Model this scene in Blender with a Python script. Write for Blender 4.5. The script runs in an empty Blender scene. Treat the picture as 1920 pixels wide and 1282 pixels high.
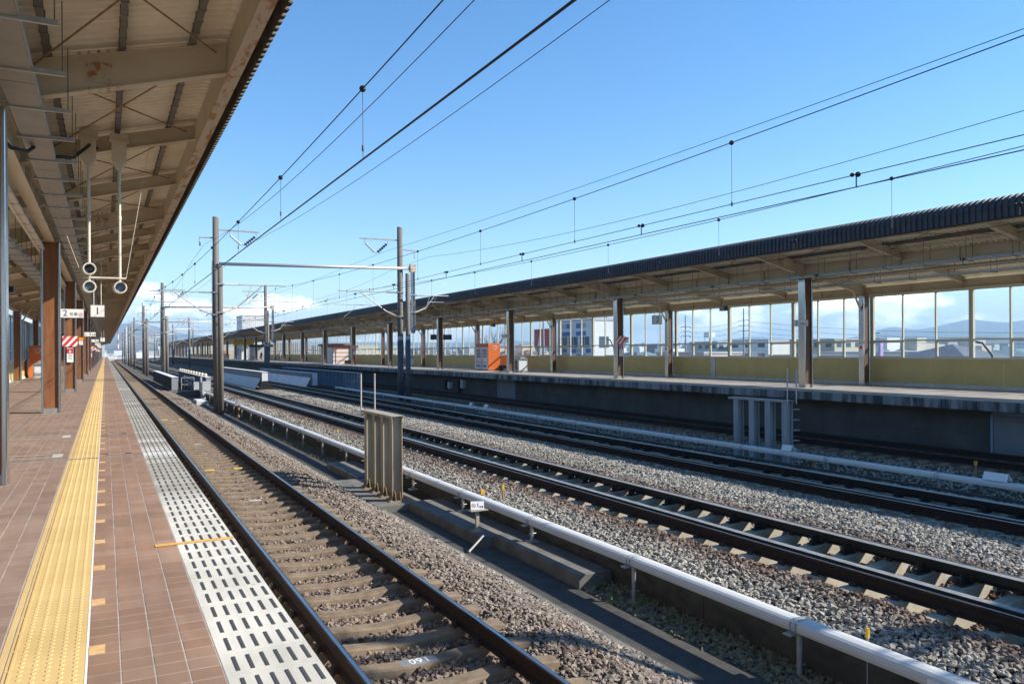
import bpy, bmesh, math, random
import numpy as np
from mathutils import Vector, Matrix

# ------------------------------------------------------------------ camera
scene = bpy.context.scene
COL = scene.collection
R = math.radians
TH = math.atan2(763, 1470)
CT, ST = math.cos(TH), math.sin(TH)
EYE = 2.85
cam_d = bpy.data.cameras.new("camera")
cam = bpy.data.objects.new("camera", cam_d)
COL.objects.link(cam)
scene.camera = cam
cam_d.sensor_width = 36
cam_d.lens = 36 * 1470 / 1920
cam_d.shift_y = 16.9 / 1920
cam_d.clip_start = 0.05
cam_d.clip_end = 60000
_r, _u, _b = Vector((CT, -ST, 0)), Vector((0, 0, 1)), Vector((-ST, -CT, 0))
_a = 0.006
_r2 = _r * math.cos(_a) - _u * math.sin(_a)
_u2 = _u * math.cos(_a) + _r * math.sin(_a)
cam.matrix_world = Matrix(((_r2.x, _u2.x, _b.x, 0), (_r2.y, _u2.y, _b.y, 0), (_r2.z, _u2.z, _b.z, EYE), (0, 0, 0, 1)))

# ------------------------------------------------------------------ sky and sun
SUN_EL = R(33.5)
SUN = Vector((CT * math.cos(SUN_EL), -ST * math.cos(SUN_EL), math.sin(SUN_EL)))
world = bpy.data.worlds.new("World")
scene.world = world
world.use_nodes = True
wn, wl = world.node_tree.nodes, world.node_tree.links
wn.clear()
w_out = wn.new("ShaderNodeOutputWorld")
w_bg = wn.new("ShaderNodeBackground")
w_sky = wn.new("ShaderNodeTexSky")
w_sky.sky_type = 'NISHITA'
w_sky.sun_disc = False
w_sky.sun_elevation = SUN_EL
w_sky.sun_rotation = math.atan2(SUN.x, SUN.y)
w_sky.altitude = 100
w_sky.air_density = 1.0
w_sky.dust_density = 0.0
w_sky.ozone_density = 3.0
CLX = 7.81
# thin band of cumulus low over the horizon
w_tc = wn.new("ShaderNodeTexCoord")
w_map = wn.new("ShaderNodeMapping")
w_map.inputs['Scale'].default_value = (5.0, 5.0, 13.0)
w_map.inputs['Location'].default_value = (CLX, 1.35, 0.2)
w_noise = wn.new("ShaderNodeTexNoise")
w_noise.inputs['Scale'].default_value = 1.7
w_noise.inputs['Detail'].default_value = 8
w_noise.inputs['Roughness'].default_value = 0.55
w_sep = wn.new("ShaderNodeSeparateXYZ")
w_band = wn.new("ShaderNodeMapRange")
w_band.inputs['From Min'].default_value = 0.05
w_band.inputs['From Max'].default_value = 0.115
w_band.inputs['To Min'].default_value = 0.08
w_band.inputs['To Max'].default_value = -0.22
w_add = wn.new("ShaderNodeMath"); w_add.operation = 'ADD'
w_ramp = wn.new("ShaderNodeMapRange")
w_ramp.inputs['From Min'].default_value = 0.56
w_ramp.inputs['From Max'].default_value = 0.66
w_mix = wn.new("ShaderNodeMix"); w_mix.data_type = 'RGBA'
w_mix.inputs['B'].default_value = (15.5, 15.6, 16.0, 1)
wl.new(w_tc.outputs['Generated'], w_map.inputs['Vector'])
wl.new(w_map.outputs['Vector'], w_noise.inputs['Vector'])
wl.new(w_tc.outputs['Generated'], w_sep.inputs['Vector'])
wl.new(w_sep.outputs['Z'], w_band.inputs['Value'])
wl.new(w_noise.outputs['Fac'], w_add.inputs[0])
wl.new(w_band.outputs['Result'], w_add.inputs[1])
wl.new(w_add.outputs['Value'], w_ramp.inputs['Value'])
wl.new(w_ramp.outputs['Result'], w_mix.inputs['Factor'])
w_hsv = wn.new("ShaderNodeHueSaturation")
w_hsv.inputs['Saturation'].default_value = 1.25
wl.new(w_sky.outputs['Color'], w_hsv.inputs['Color'])
wl.new(w_hsv.outputs['Color'], w_mix.inputs['A'])
wl.new(w_mix.outputs['Result'], w_bg.inputs['Color'])
w_bg.inputs['Strength'].default_value = 0.117
wl.new(w_bg.outputs['Background'], w_out.inputs['Surface'])

sun_d = bpy.data.lights.new("sun", 'SUN')
sun_d.energy = 5.0
sun_d.angle = R(0.53)
sun_d.color = (1.0, 0.945, 0.86)
sun = bpy.data.objects.new("sun", sun_d)
COL.objects.link(sun)
sun.rotation_euler = SUN.to_track_quat('Z', 'Y').to_euler()
sun.location = (30, -20, 40)

scene.view_settings.view_transform = 'Standard'
scene.view_settings.look = 'None'
scene.view_settings.exposure = 0.92
scene.view_settings.gamma = 1.0
scene.view_settings.use_curve_mapping = False
scene.render.engine = 'CYCLES'
scene.cycles.max_bounces = 6
scene.cycles.diffuse_bounces = 4
scene.cycles.glossy_bounces = 3
scene.cycles.transparent_max_bounces = 16
scene.cycles.volume_bounces = 0
scene.cycles.caustics_reflective = False
scene.cycles.caustics_refractive = False

# ------------------------------------------------------------------ materials
MATS = {}


def mat(name, col, rough=0.7, metal=0.0, var=0.0, scale=6.0, col2=None, bump=0.0, bscale=40.0,
        spec=0.4, stretch=None, detail=5.0, lo=0.35, hi=0.7):
    """principled material with world-space noise mixing col -> col2 (or a value shift)"""
    m = bpy.data.materials.new(name)
    m.use_nodes = True
    n, l = m.node_tree.nodes, m.node_tree.links
    p = n['Principled BSDF']
    p.inputs['Base Color'].default_value = (*col, 1)
    p.inputs['Roughness'].default_value = rough
    p.inputs['Metallic'].default_value = metal
    p.inputs['Specular IOR Level'].default_value = spec
    if var or col2 or bump:
        g = n.new("ShaderNodeNewGeometry")
        vec = g.outputs['Position']
        if stretch:
            mp = n.new("ShaderNodeMapping")
            mp.inputs['Scale'].default_value = stretch
            l.new(vec, mp.inputs['Vector'])
            vec = mp.outputs['Vector']
    if var or col2:
        t = n.new("ShaderNodeTexNoise")
        t.inputs['Scale'].default_value = scale
        t.inputs['Detail'].default_value = detail
        t.inputs['Roughness'].default_value = 0.6
        l.new(vec, t.inputs['Vector'])
        mr = n.new("ShaderNodeMapRange")
        mr.inputs['From Min'].default_value = lo
        mr.inputs['From Max'].default_value = hi
        l.new(t.outputs['Fac'], mr.inputs['Value'])
        mx = n.new("ShaderNodeMix")
        mx.data_type = 'RGBA'
        c2 = col2 if col2 else tuple(max(0, c * (1 - var)) for c in col)
        c1 = col if col2 else tuple(min(1, c * (1 + var * 0.6)) for c in col)
        mx.inputs['A'].default_value = (*c1, 1)
        mx.inputs['B'].default_value = (*c2, 1)
        l.new(mr.outputs['Result'], mx.inputs['Factor'])
        l.new(mx.outputs['Result'], p.inputs['Base Color'])
    if bump:
        t2 = n.new("ShaderNodeTexNoise")
        t2.inputs['Scale'].default_value = bscale
        t2.inputs['Detail'].default_value = 4
        l.new(vec, t2.inputs['Vector'])
        b = n.new("ShaderNodeBump")
        b.inputs['Strength'].default_value = bump
        b.inputs['Distance'].default_value = 0.02
        l.new(t2.outputs['Fac'], b.inputs['Height'])
        l.new(b.outputs['Normal'], p.inputs['Normal'])
    MATS[name] = m
    return m


def cellmat(name, cols, cell, rough=0.7, off=(0, 0, 0), bump=0.15, bscale=120, grime=0.2, spec=0.35):
    """colour picked per grid cell of world position, so each tile has its own tone"""
    m = bpy.data.materials.new(name)
    m.use_nodes = True
    n, l = m.node_tree.nodes, m.node_tree.links
    p = n['Principled BSDF']
    p.inputs['Roughness'].default_value = rough
    p.inputs['Specular IOR Level'].default_value = spec
    g = n.new("ShaderNodeNewGeometry")
    mp = n.new("ShaderNodeMapping")
    mp.inputs['Location'].default_value = off
    mp.inputs['Scale'].default_value = (1 / cell[0], 1 / cell[1], 0.0)
    fl = n.new("ShaderNodeVectorMath"); fl.operation = 'FLOOR'
    wn_ = n.new("ShaderNodeTexWhiteNoise")
    rp = n.new("ShaderNodeValToRGB")
    el = rp.color_ramp.elements
    el[0].color = (*cols[0], 1)
    el[1].color = (*cols[-1], 1)
    for i, c in enumerate(cols[1:-1]):
        e = el.new((i + 1) / (len(cols) - 1)); e.color = (*c, 1)
    l.new(g.outputs['Position'], mp.inputs['Vector'])
    l.new(mp.outputs['Vector'], fl.inputs[0])
    l.new(fl.outputs['Vector'], wn_.inputs['Vector'])
    l.new(wn_.outputs['Value'], rp.inputs['Fac'])
    t = n.new("ShaderNodeTexNoise")
    t.inputs['Scale'].default_value = 1.3
    t.inputs['Detail'].default_value = 7
    l.new(g.outputs['Position'], t.inputs['Vector'])
    mr = n.new("ShaderNodeMapRange")
    mr.inputs['From Min'].default_value = 0.3
    mr.inputs['From Max'].default_value = 0.7
    mr.inputs['To Min'].default_value = 1 - grime
    mr.inputs['To Max'].default_value = 1 + grime * 0.6
    l.new(t.outputs['Fac'], mr.inputs['Value'])
    mu = n.new("ShaderNodeVectorMath"); mu.operation = 'SCALE'
    l.new(rp.outputs['Color'], mu.inputs[0])
    l.new(mr.outputs['Result'], mu.inputs['Scale'])
    sp_ = n.new("ShaderNodeTexVoronoi"); sp_.inputs['Scale'].default_value = 3.1
    l.new(g.outputs['Position'], sp_.inputs['Vector'])
    sr = n.new("ShaderNodeMapRange")
    sr.inputs['From Min'].default_value = .035; sr.inputs['From Max'].default_value = .06
    sr.inputs['To Min'].default_value = .72; sr.inputs['To Max'].default_value = 1.0
    l.new(sp_.outputs['Distance'], sr.inputs['Value'])
    wv = n.new("ShaderNodeTexNoise"); wv.inputs['Scale'].default_value = 9.0; wv.inputs['Detail'].default_value = 6
    wm_ = n.new("ShaderNodeMapping"); wm_.inputs['Scale'].default_value = (1.0, .18, 1.0)
    l.new(g.outputs['Position'], wm_.inputs['Vector']); l.new(wm_.outputs['Vector'], wv.inputs['Vector'])
    wr = n.new("ShaderNodeMapRange")
    wr.inputs['From Min'].default_value = .35; wr.inputs['From Max'].default_value = .7
    wr.inputs['To Min'].default_value = 1 - grime * .5; wr.inputs['To Max'].default_value = 1 + grime * .4
    l.new(wv.outputs['Fac'], wr.inputs['Value'])
    mm_ = n.new("ShaderNodeMath"); mm_.operation = 'MULTIPLY'
    l.new(sr.outputs['Result'], mm_.inputs[0]); l.new(wr.outputs['Result'], mm_.inputs[1])
    mu2 = n.new("ShaderNodeVectorMath"); mu2.operation = 'SCALE'
    l.new(mu.outputs['Vector'], mu2.inputs[0]); l.new(mm_.outputs[0], mu2.inputs['Scale'])
    l.new(mu2.outputs['Vector'], p.inputs['Base Color'])
    if bump:
        t2 = n.new("ShaderNodeTexNoise")
        t2.inputs['Scale'].default_value = bscale
        t2.inputs['Detail'].default_value = 3
        l.new(g.outputs['Position'], t2.inputs['Vector'])
        b = n.new("ShaderNodeBump")
        b.inputs['Strength'].default_value = bump
        b.inputs['Distance'].default_value = 0.01
        l.new(t2.outputs['Fac'], b.inputs['Height'])
        l.new(b.outputs['Normal'], p.inputs['Normal'])
    MATS[name] = m
    return m


def stonemat(name, cols, rust):
    """ballast: every stone its own grey, iron dust over the stones close to the rails"""
    m = bpy.data.materials.new(name)
    m.use_nodes = True
    n, l = m.node_tree.nodes, m.node_tree.links
    p = n['Principled BSDF']
    p.inputs['Roughness'].default_value = 0.85
    p.inputs['Specular IOR Level'].default_value = 0.3
    oi = n.new("ShaderNodeObjectInfo")
    g = n.new("ShaderNodeNewGeometry")
    rp = n.new("ShaderNodeValToRGB")
    el = rp.color_ramp.elements
    el[0].color = (*cols[0], 1)
    el[1].color = (*cols[-1], 1)
    for i, c in enumerate(cols[1:-1]):
        e = el.new((i + 1) / (len(cols) - 1)); e.color = (*c, 1)
    l.new(oi.outputs['Random'], rp.inputs['Fac'])
    sp = n.new("ShaderNodeSeparateXYZ")
    l.new(g.outputs['Position'], sp.inputs['Vector'])
    fac = None
    for (x, w, amt) in rust:
        s1 = n.new("ShaderNodeMath"); s1.operation = 'SUBTRACT'; s1.inputs[1].default_value = x
        l.new(sp.outputs['X'], s1.inputs[0])
        s2 = n.new("ShaderNodeMath"); s2.operation = 'ABSOLUTE'
        l.new(s1.outputs[0], s2.inputs[0])
        mr = n.new("ShaderNodeMapRange")
        mr.inputs['From Min'].default_value = w * 0.72
        mr.inputs['From Max'].default_value = w * 1.1
        mr.inputs['To Min'].default_value = amt
        mr.inputs['To Max'].default_value = 0
        l.new(s2.outputs[0], mr.inputs['Value'])
        if fac is None:
            fac = mr.outputs['Result']
        else:
            mm = n.new("ShaderNodeMath"); mm.operation = 'MAXIMUM'
            l.new(fac, mm.inputs[0]); l.new(mr.outputs['Result'], mm.inputs[1])
            fac = mm.outputs[0]
    tn = n.new("ShaderNodeTexNoise"); tn.inputs['Scale'].default_value = 3.0; tn.inputs['Detail'].default_value = 4
    l.new(g.outputs['Position'], tn.inputs['Vector'])
    tm = n.new("ShaderNodeMapRange")
    tm.inputs['From Min'].default_value = 0.3; tm.inputs['From Max'].default_value = 0.6
    tm.inputs['To Min'].default_value = 0.6; tm.inputs['To Max'].default_value = 1.0
    l.new(tn.outputs['Fac'], tm.inputs['Value'])
    fm = n.new("ShaderNodeMath"); fm.operation = 'MULTIPLY'
    l.new(fac, fm.inputs[0]); l.new(tm.outputs['Result'], fm.inputs[1])
    mx = n.new("ShaderNodeMix"); mx.data_type = 'RGBA'; mx.blend_type = 'MULTIPLY'
    l.new(fm.outputs[0], mx.inputs['Factor'])
    l.new(rp.outputs['Color'], mx.inputs['A'])
    mx.inputs['B'].default_value = (.44, .27, .21, 1)
    # moss and damp on the stones of the drain strip
    d1 = n.new("ShaderNodeMath"); d1.operation = 'SUBTRACT'; d1.inputs[1].default_value = 6.68
    l.new(sp.outputs['X'], d1.inputs[0])
    d2 = n.new("ShaderNodeMath"); d2.operation = 'ABSOLUTE'
    l.new(d1.outputs[0], d2.inputs[0])
    d3 = n.new("ShaderNodeMath"); d3.operation = 'LESS_THAN'; d3.inputs[1].default_value = .37
    l.new(d2.outputs[0], d3.inputs[0])
    m2 = n.new("ShaderNodeMix"); m2.data_type = 'RGBA'; m2.blend_type = 'MULTIPLY'
    l.new(d3.outputs[0], m2.inputs['Factor'])
    l.new(mx.outputs['Result'], m2.inputs['A'])
    m2.inputs['B'].default_value = (.62, .62, .46, 1)
    l.new(m2.outputs['Result'], p.inputs['Base Color'])
    MATS[name] = m
    return m


def glassmat(name, tint, refl=0.08, rough=0.02):
    m = bpy.data.materials.new(name)
    m.use_nodes = True
    n, l = m.node_tree.nodes, m.node_tree.links
    n.remove(n['Principled BSDF'])
    out = n['Material Output']
    tr = n.new("ShaderNodeBsdfTransparent"); tr.inputs['Color'].default_value = (*tint, 1)
    gl = n.new("ShaderNodeBsdfGlossy"); gl.inputs['Roughness'].default_value = rough
    mx = n.new("ShaderNodeMixShader"); mx.inputs['Fac'].default_value = refl
    l.new(tr.outputs[0], mx.inputs[1]); l.new(gl.outputs[0], mx.inputs[2])
    l.new(mx.outputs[0], out.inputs['Surface'])
    MATS[name] = m
    return m


TILE = 0.1525
RAILX = {1: 2.755, 2: 9.33, 3: 13.9, 4: 20.69}
cellmat('tile_brown', [(.255, .152, .098), (.295, .18, .118), (.275, .16, .10), (.315, .20, .138), (.265, .165, .11)], (TILE, TILE), rough=.62, off=(.589, .016, 0), bump=.12)
cellmat('tile_brown_b', [(.245, .165, .12), (.285, .195, .145), (.262, .178, .13), (.30, .212, .162), (.252, .172, .128)], (TILE, TILE), rough=.5, off=(.342, .016, 0), bump=.12)
cellmat('tile_white', [(.56, .525, .445), (.61, .58, .50), (.585, .55, .47)], (9, .303), rough=.6, grime=.22, off=(.5, .466, 0))
cellmat('tile_old', [(.33, .305, .25), (.29, .27, .22), (.52, .50, .45), (.31, .285, .235), (.35, .325, .27)], (9, .303), rough=.7, grime=.2, off=(.5, .466, 0))
mat('tile_far', (.42, .36, .32), .6, var=.2, scale=2)
mat('tile_orange', (.62, .37, .16), .7, var=.25, scale=30, bump=.3, bscale=150)
mat('grout', (.38, .34, .30), .9, var=.3, scale=4)
mat('yellow_tile', (.61, .425, .175), .6, var=.0, scale=1.4, col2=(.52, .35, .14), bump=.05, bscale=90, lo=.4, hi=.75, detail=9)
mat('girder_web', (.26, .27, .28), .6, var=.12, scale=2)
mat('strip_black', (.055, .055, .058), .7)
mat('orange_line', (.70, .36, .07), .6, var=.3, scale=25)
mat('concrete', (.165, .155, .135), .85, var=.35, scale=2.2, bump=.3, bscale=60)
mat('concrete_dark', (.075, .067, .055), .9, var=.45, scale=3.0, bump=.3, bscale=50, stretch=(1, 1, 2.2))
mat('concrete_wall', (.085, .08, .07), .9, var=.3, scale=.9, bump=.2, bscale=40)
mat('concrete_edge', (.27, .27, .26), .85, col2=(.05, .052, .052), scale=1.3, stretch=(1, 2.0, .25), bump=.2, lo=.42, hi=.60)
mat('asphalt', (.07, .064, .055), .9, var=.3, scale=5, bump=.5, bscale=160)
mat('sleeper', (.235, .175, .115), .85, col2=(.135, .095, .06), scale=7, bump=.25, bscale=90)
mat('sleeper_pale', (.42, .375, .28), .85, col2=(.29, .25, .185), scale=5, bump=.2, bscale=90)
mat('rail_rust', (.016, .009, .007), .85, col2=(.036, .017, .011), scale=14)
mat('rail_head', (.42, .41, .40), .26, metal=1.0, var=.2, scale=3, stretch=(8, .3, 1))
mat('rail_head_rust', (.28, .20, .17), .5, metal=.4, var=.3, scale=20)
mat('guard_steel', (.27, .265, .25), .5, metal=.25, var=.25, scale=6)
mat('guard_dark', (.035, .033, .031), .6, metal=.3)
mat('clip', (.05, .035, .03), .6, metal=.3)
mat('rust_orange', (.50, .22, .06), .75, col2=(.32, .12, .04), scale=30)
mat('ballast_bed', (.115, .095, .075), .95, col2=(.045, .036, .028), scale=22, bump=1.0, bscale=26, detail=7)
mat('duct_white', (.60, .585, .545), .45, var=.0, col2=(.52, .50, .455), scale=2.5, stretch=(1, .5, 3), lo=.5, hi=.8)
mat('galv', (.42, .43, .43), .42, metal=.6, var=.15, scale=10)
mat('galv_dull', (.34, .335, .32), .6, metal=.3, var=.25, scale=4, stretch=(1, 1, .3))
mat('stand_steel', (.38, .335, .26), .62, metal=.1, col2=(.27, .205, .13), scale=2.2, stretch=(2, 2, .4))
mat('stand_foot', (.34, .25, .15), .7, col2=(.26, .16, .08), scale=6)
mat('stand_steel_b', (.33, .36, .37), .62, metal=.15, var=.2, scale=2.2, stretch=(2, 2, .4))
mat('beige_paint', (.64, .55, .41), .6, col2=(.54, .45, .32), scale=1.6, lo=.45, hi=.75)
mat('beige_rust', (.55, .47, .37), .65, col2=(.40, .19, .07), scale=2.8, stretch=(3, .8, 3), lo=.50, hi=.60)
mat('rod_rust', (.40, .27, .14), .7, col2=(.27, .14, .06), scale=9)
mat('roof_under', (.92, .84, .69), .65, var=.10, scale=1.1)
mat('roof_top', (.042, .042, .05), .6, col2=(.02, .02, .026), scale=1.6, stretch=(1, 2, 1))
mat('roof_rim', (.15, .13, .10), .8, col2=(.08, .062, .045), scale=4)
mat('purlin_dark', (.17, .16, .145), .6, var=.25, scale=6)
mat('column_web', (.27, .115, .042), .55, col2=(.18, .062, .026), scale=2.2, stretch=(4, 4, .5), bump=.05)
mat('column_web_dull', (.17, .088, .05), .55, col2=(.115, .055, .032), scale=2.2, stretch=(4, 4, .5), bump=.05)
mat('column_flange', (.52, .515, .50), .24, metal=1.0, var=.10, scale=2, stretch=(3, 3, .4))
mat('column_base', (.34, .32, .30), .5, metal=.4, var=.2, scale=8)
mat('cable_tray', (.30, .295, .28), .5, metal=.35, var=.12, scale=3)
mat('light_fixture', (.66, .60, .50), .5)
mat('cable_black', (.02, .02, .022), .6)
mat('pole_concrete', (.185, .165, .14), .88, col2=(.125, .11, .092), scale=3, stretch=(2, 2, .15), bump=.15)
mat('pole_white', (.46, .475, .49), .5, var=.1, scale=2)
mat('pole_dark', (.07, .085, .105), .55, var=.2, scale=4)
mat('wire', (.025, .024, .026), .5, metal=.5)
mat('wire_thin', (.11, .11, .12), .5, metal=.4)
mat('tube_grey', (.50, .48, .44), .5, metal=.35, col2=(.36, .27, .19), scale=1.2, lo=.55, hi=.7)
mat('insulator', (.62, .60, .54), .25)
mat('insulator_dark', (.09, .08, .075), .3)
mat('yellow_clamp', (.62, .36, .04), .5)
mat('panel_yellow', (.56, .43, .165), .55, var=.08, scale=1.5)
mat('frame_cream', (.60, .565, .44), .5, var=.06, scale=2)
mat('plinth_white', (.55, .55, .53), .7, var=.15, scale=4)
glassmat('glass', (.93, .965, .98), .04)
glassmat('glass_dusty', (.72, .80, .86), .16, .25)
mat('sign_white', (.80, .79, .76), .5)
mat('sign_black', (.02, .02, .022), .5)
mat('sign_red', (.62, .035, .045), .5)
mat('sign_frame', (.28, .27, .25), .5, metal=.4)
mat('sign_yellow', (.80, .52, .02), .5)
mat('sign_blue', (.05, .12, .45), .5)
mat('amber', (.85, .28, .02), .35)
mat('worn_paint', (.44, .41, .37), .7, var=.25, scale=9)
mat('white_paint', (.74, .72, .67), .6, var=.15, scale=12)
mat('yellow_paint', (.70, .45, .05), .6, var=.2, scale=14)
mat('orange_machine', (.70, .155, .03), .45, var=.05, scale=2)
mat('orange_pale', (.78, .40, .24), .55)
mat('machine_white', (.76, .77, .80), .4)
mat('machine_window', (.48, .56, .62), .2)
mat('drink_a', (.55, .12, .05), .4)
mat('drink_b', (.12, .30, .40), .4)
mat('drink_c', (.65, .50, .12), .4)
mat('bin_steel', (.46, .44, .38), .45, metal=.35, var=.15, scale=6)
mat('bin_bag', (.72, .73, .74), .35)
mat('bench_dark', (.055, .05, .045), .6)
mat('lens_white', (.66, .62, .52), .5, col2=(.48, .42, .33), scale=30)
mat('lens_dark', (.025, .03, .04), .12)
mat('lens_blue', (.10, .15, .22), .12)
mat('box_grey', (.42, .43, .43), .55, var=.1, scale=5)
mat('girder_grey', (.17, .18, .19), .6, var=.12, scale=2)
mat('girder_light', (.62, .63, .64), .6, var=.1, scale=2)
mat('girder_blue', (.20, .27, .34), .6, var=.15, scale=2)
mat('rubber', (.008, .008, .008), .8)
mat('plain_ground', (.20, .19, .15), .95, col2=(.10, .125, .06), scale=.012, detail=8)
mat('mountain', (.055, .085, .06), .95, col2=(.11, .105, .075), scale=.0016, detail=8)
mat('wall_white', (.76, .75, .72), .7, var=.06, scale=.3)
mat('wall_grey', (.48, .47, .45), .75, var=.1, scale=.3)
mat('wall_beige', (.55, .49, .38), .75, var=.1, scale=.3)
mat('wall_blue', (.06, .16, .42), .5)
mat('wall_red', (.50, .05, .06), .5)
mat('wall_pink', (.68, .50, .47), .7)
mat('roof_slate', (.14, .155, .18), .6, var=.15, scale=1)
mat('roof_brown', (.20, .13, .10), .7, var=.15, scale=1)
mat('roof_teal', (.17, .24, .24), .6, var=.15, scale=1)
mat('window_glass', (.10, .14, .18), .12)
mat('sign_purple', (.55, .40, .66), .5)
mat('bark', (.10, .08, .06), .9)
mat('leaf_green', (.05, .075, .03), .8, var=.4, scale=2)
mat('leaf_dull', (.11, .105, .055), .8, var=.4, scale=2)
mat('weed', (.13, .20, .04), .8, var=.4, scale=20)
mat('skin', (.55, .36, .26), .6)
mat('coat_dark', (.02, .022, .03), .8)
mat('coat_light', (.50, .47, .40), .8)
mat('jeans', (.12, .17, .28), .8)
RUST = [(2.755, 1.25, .72), (9.33, 1.62, 1.0), (13.9, 1.5, .8), (20.69, 1.2, .7), (3.2, 2.4, .6)]
GREYS = [(.15, .135, .11), (.33, .30, .25), (.24, .215, .18), (.42, .39, .33), (.28, .25, .20), (.37, .34, .29), (.20, .185, .16)]
stonemat('stone', GREYS, RUST)

# ------------------------------------------------------------------ builders
ORG = {}


class MB:
    def __init__(s):
        s.v = []; s.f = []; s.m = []

    def face(s, idx, m=0):
        s.f.append(tuple(idx)); s.m.append(m)

    def box(s, x0, x1, y0, y1, z0, z1, m=0, bottom=True):
        b = len(s.v)
        s.v += [(x0, y0, z0), (x1, y0, z0), (x1, y1, z0), (x0, y1, z0), (x0, y0, z1), (x1, y0, z1), (x1, y1, z1), (x0, y1, z1)]
        fs = [(4, 5, 6, 7), (0, 1, 5, 4), (1, 2, 6, 5), (2, 3, 7, 6), (3, 0, 4, 7)]
        if bottom:
            fs.append((3, 2, 1, 0))
        for q in fs:
            s.face([b + i for i in q], m)
        return s

    def obox(s, c, ax, ay, az, hx, hy, hz, m=0):
        """oriented box: centre, three unit axes, half sizes"""
        b = len(s.v)
        c, ax, ay, az = Vector(c), Vector(ax), Vector(ay), Vector(az)
        for k in (-1, 1):
            for (i, j) in ((-1, -1), (1, -1), (1, 1), (-1, 1)):
                s.v.append(tuple(c + ax * hx * i + ay * hy * j + az * hz * k))
        for q in [(4, 5, 6, 7), (0, 1, 5, 4), (1, 2, 6, 5), (2, 3, 7, 6), (3, 0, 4, 7), (3, 2, 1, 0)]:
            s.face([b + i for i in q], m)
        return s

    def bar(s, p0, p1, w, h, up=(0, 0, 1), m=0):
        p0, p1 = Vector(p0), Vector(p1)
        d = (p1 - p0); L = d.length; d.normalize()
        u = Vector(up)
        x = d.cross(u)
        if x.length < 1e-4:
            x = d.cross(Vector((0, 1, 0)))
        x.normalize()
        u = x.cross(d)
        return s.obox((p0 + p1) / 2, d, x, u, L / 2, w / 2, h / 2, m)

    def tube(s, p0, p1, r0, r1=None, n=8, m=0, cap=True):
        r1 = r0 if r1 is None else r1
        p0, p1 = Vector(p0), Vector(p1)
        d = (p1 - p0).normalized()
        a = d.orthogonal().normalized(); b_ = d.cross(a)
        b = len(s.v)
        for p, r in ((p0, r0), (p1, r1)):
            for i in range(n):
                t = 2 * math.pi * i / n
                s.v.append(tuple(p + a * math.cos(t) * r + b_ * math.sin(t) * r))
        for i in range(n):
            j = (i + 1) % n
            s.face((b + i, b + j, b + n + j, b + n + i), m)
        if cap:
            s.face([b + i for i in range(n)][::-1], m)
            s.face([b + n + i for i in range(n)], m)
        return s

    def path(s, pts, r, n=6, m=0):
        """tube swept through points (mostly smooth, no twist)"""
        pts = [Vector(p) for p in pts]
        b = len(s.v)
        ref = None
        for k, p in enumerate(pts):
            d = (pts[min(k + 1, len(pts) - 1)] - pts[max(k - 1, 0)]).normalized()
            if ref is None:
                ref = d.orthogonal().normalized()
            a = (ref - d * ref.dot(d)).normalized(); ref = a
            b_ = d.cross(a)
            for i in range(n):
                t = 2 * math.pi * i / n
                s.v.append(tuple(p + a * math.cos(t) * r + b_ * math.sin(t) * r))
        for k in range(len(pts) - 1):
            for i in range(n):
                j = (i + 1) % n
                s.face((b + k * n + i, b + k * n + j, b + (k + 1) * n + j, b + (k + 1) * n + i), m)
        s.face([b + i for i in range(n)][::-1], m)
        s.face([b + (len(pts) - 1) * n + i for i in range(n)], m)
        return s

    def sweep_y(s, prof, ys, xoff=None, m=0, closed=True, caps=True, mats=None):
        """profile of (x, z) swept along Y stations"""
        b = len(s.v); n = len(prof)
        for y in ys:
            o = xoff(y) if xoff else 0.0
            for (x, z) in prof:
                s.v.append((x + o, y, z))
        last = n if closed else n - 1
        for k in range(len(ys) - 1):
            for i in range(last):
                j = (i + 1) % n
                s.face((b + k * n + i, b + (k + 1) * n + i, b + (k + 1) * n + j, b + k * n + j), mats[i] if mats else m)
        if closed and caps:
            s.face([b + i for i in range(n)], m)
            s.face([b + (len(ys) - 1) * n + i for i in range(n)][::-1], m)
        return s

    def prism(s, pts, vec, m=0):
        """polygon (3d points) extruded by a vector"""
        b = len(s.v); n = len(pts); vec = Vector(vec)
        for p in pts:
            s.v.append(tuple(p))
        for p in pts:
            s.v.append(tuple(Vector(p) + vec))
        s.face([b + i for i in range(n)][::-1], m)
        s.face([b + n + i for i in range(n)], m)
        for i in range(n):
            j = (i + 1) % n
            s.face((b + i, b + j, b + n + j, b + n + i), m)
        return s

    def sphere(s, c, r, nu=8, nv=5, sz=1.0, m=0):
        b = len(s.v); c = Vector(c)
        s.v.append(tuple(c + Vector((0, 0, r * sz))))
        for i in range(1, nv):
            ph = math.pi * i / nv
            for j in range(nu):
                t = 2 * math.pi * j / nu
                s.v.append(tuple(c + Vector((r * math.sin(ph) * math.cos(t), r * math.sin(ph) * math.sin(t), r * sz * math.cos(ph)))))
        s.v.append(tuple(c - Vector((0, 0, r * sz))))
        for j in range(nu):
            k = (j + 1) % nu
            s.face((b, b + 1 + j, b + 1 + k), m)
            for i in range(nv - 2):
                a0 = b + 1 + i * nu
                s.face((a0 + j, a0 + nu + j, a0 + nu + k, a0 + k), m)
            a0 = b + 1 + (nv - 2) * nu
            s.face((a0 + k, a0 + j, len(s.v) - 1), m)
        return s

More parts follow.
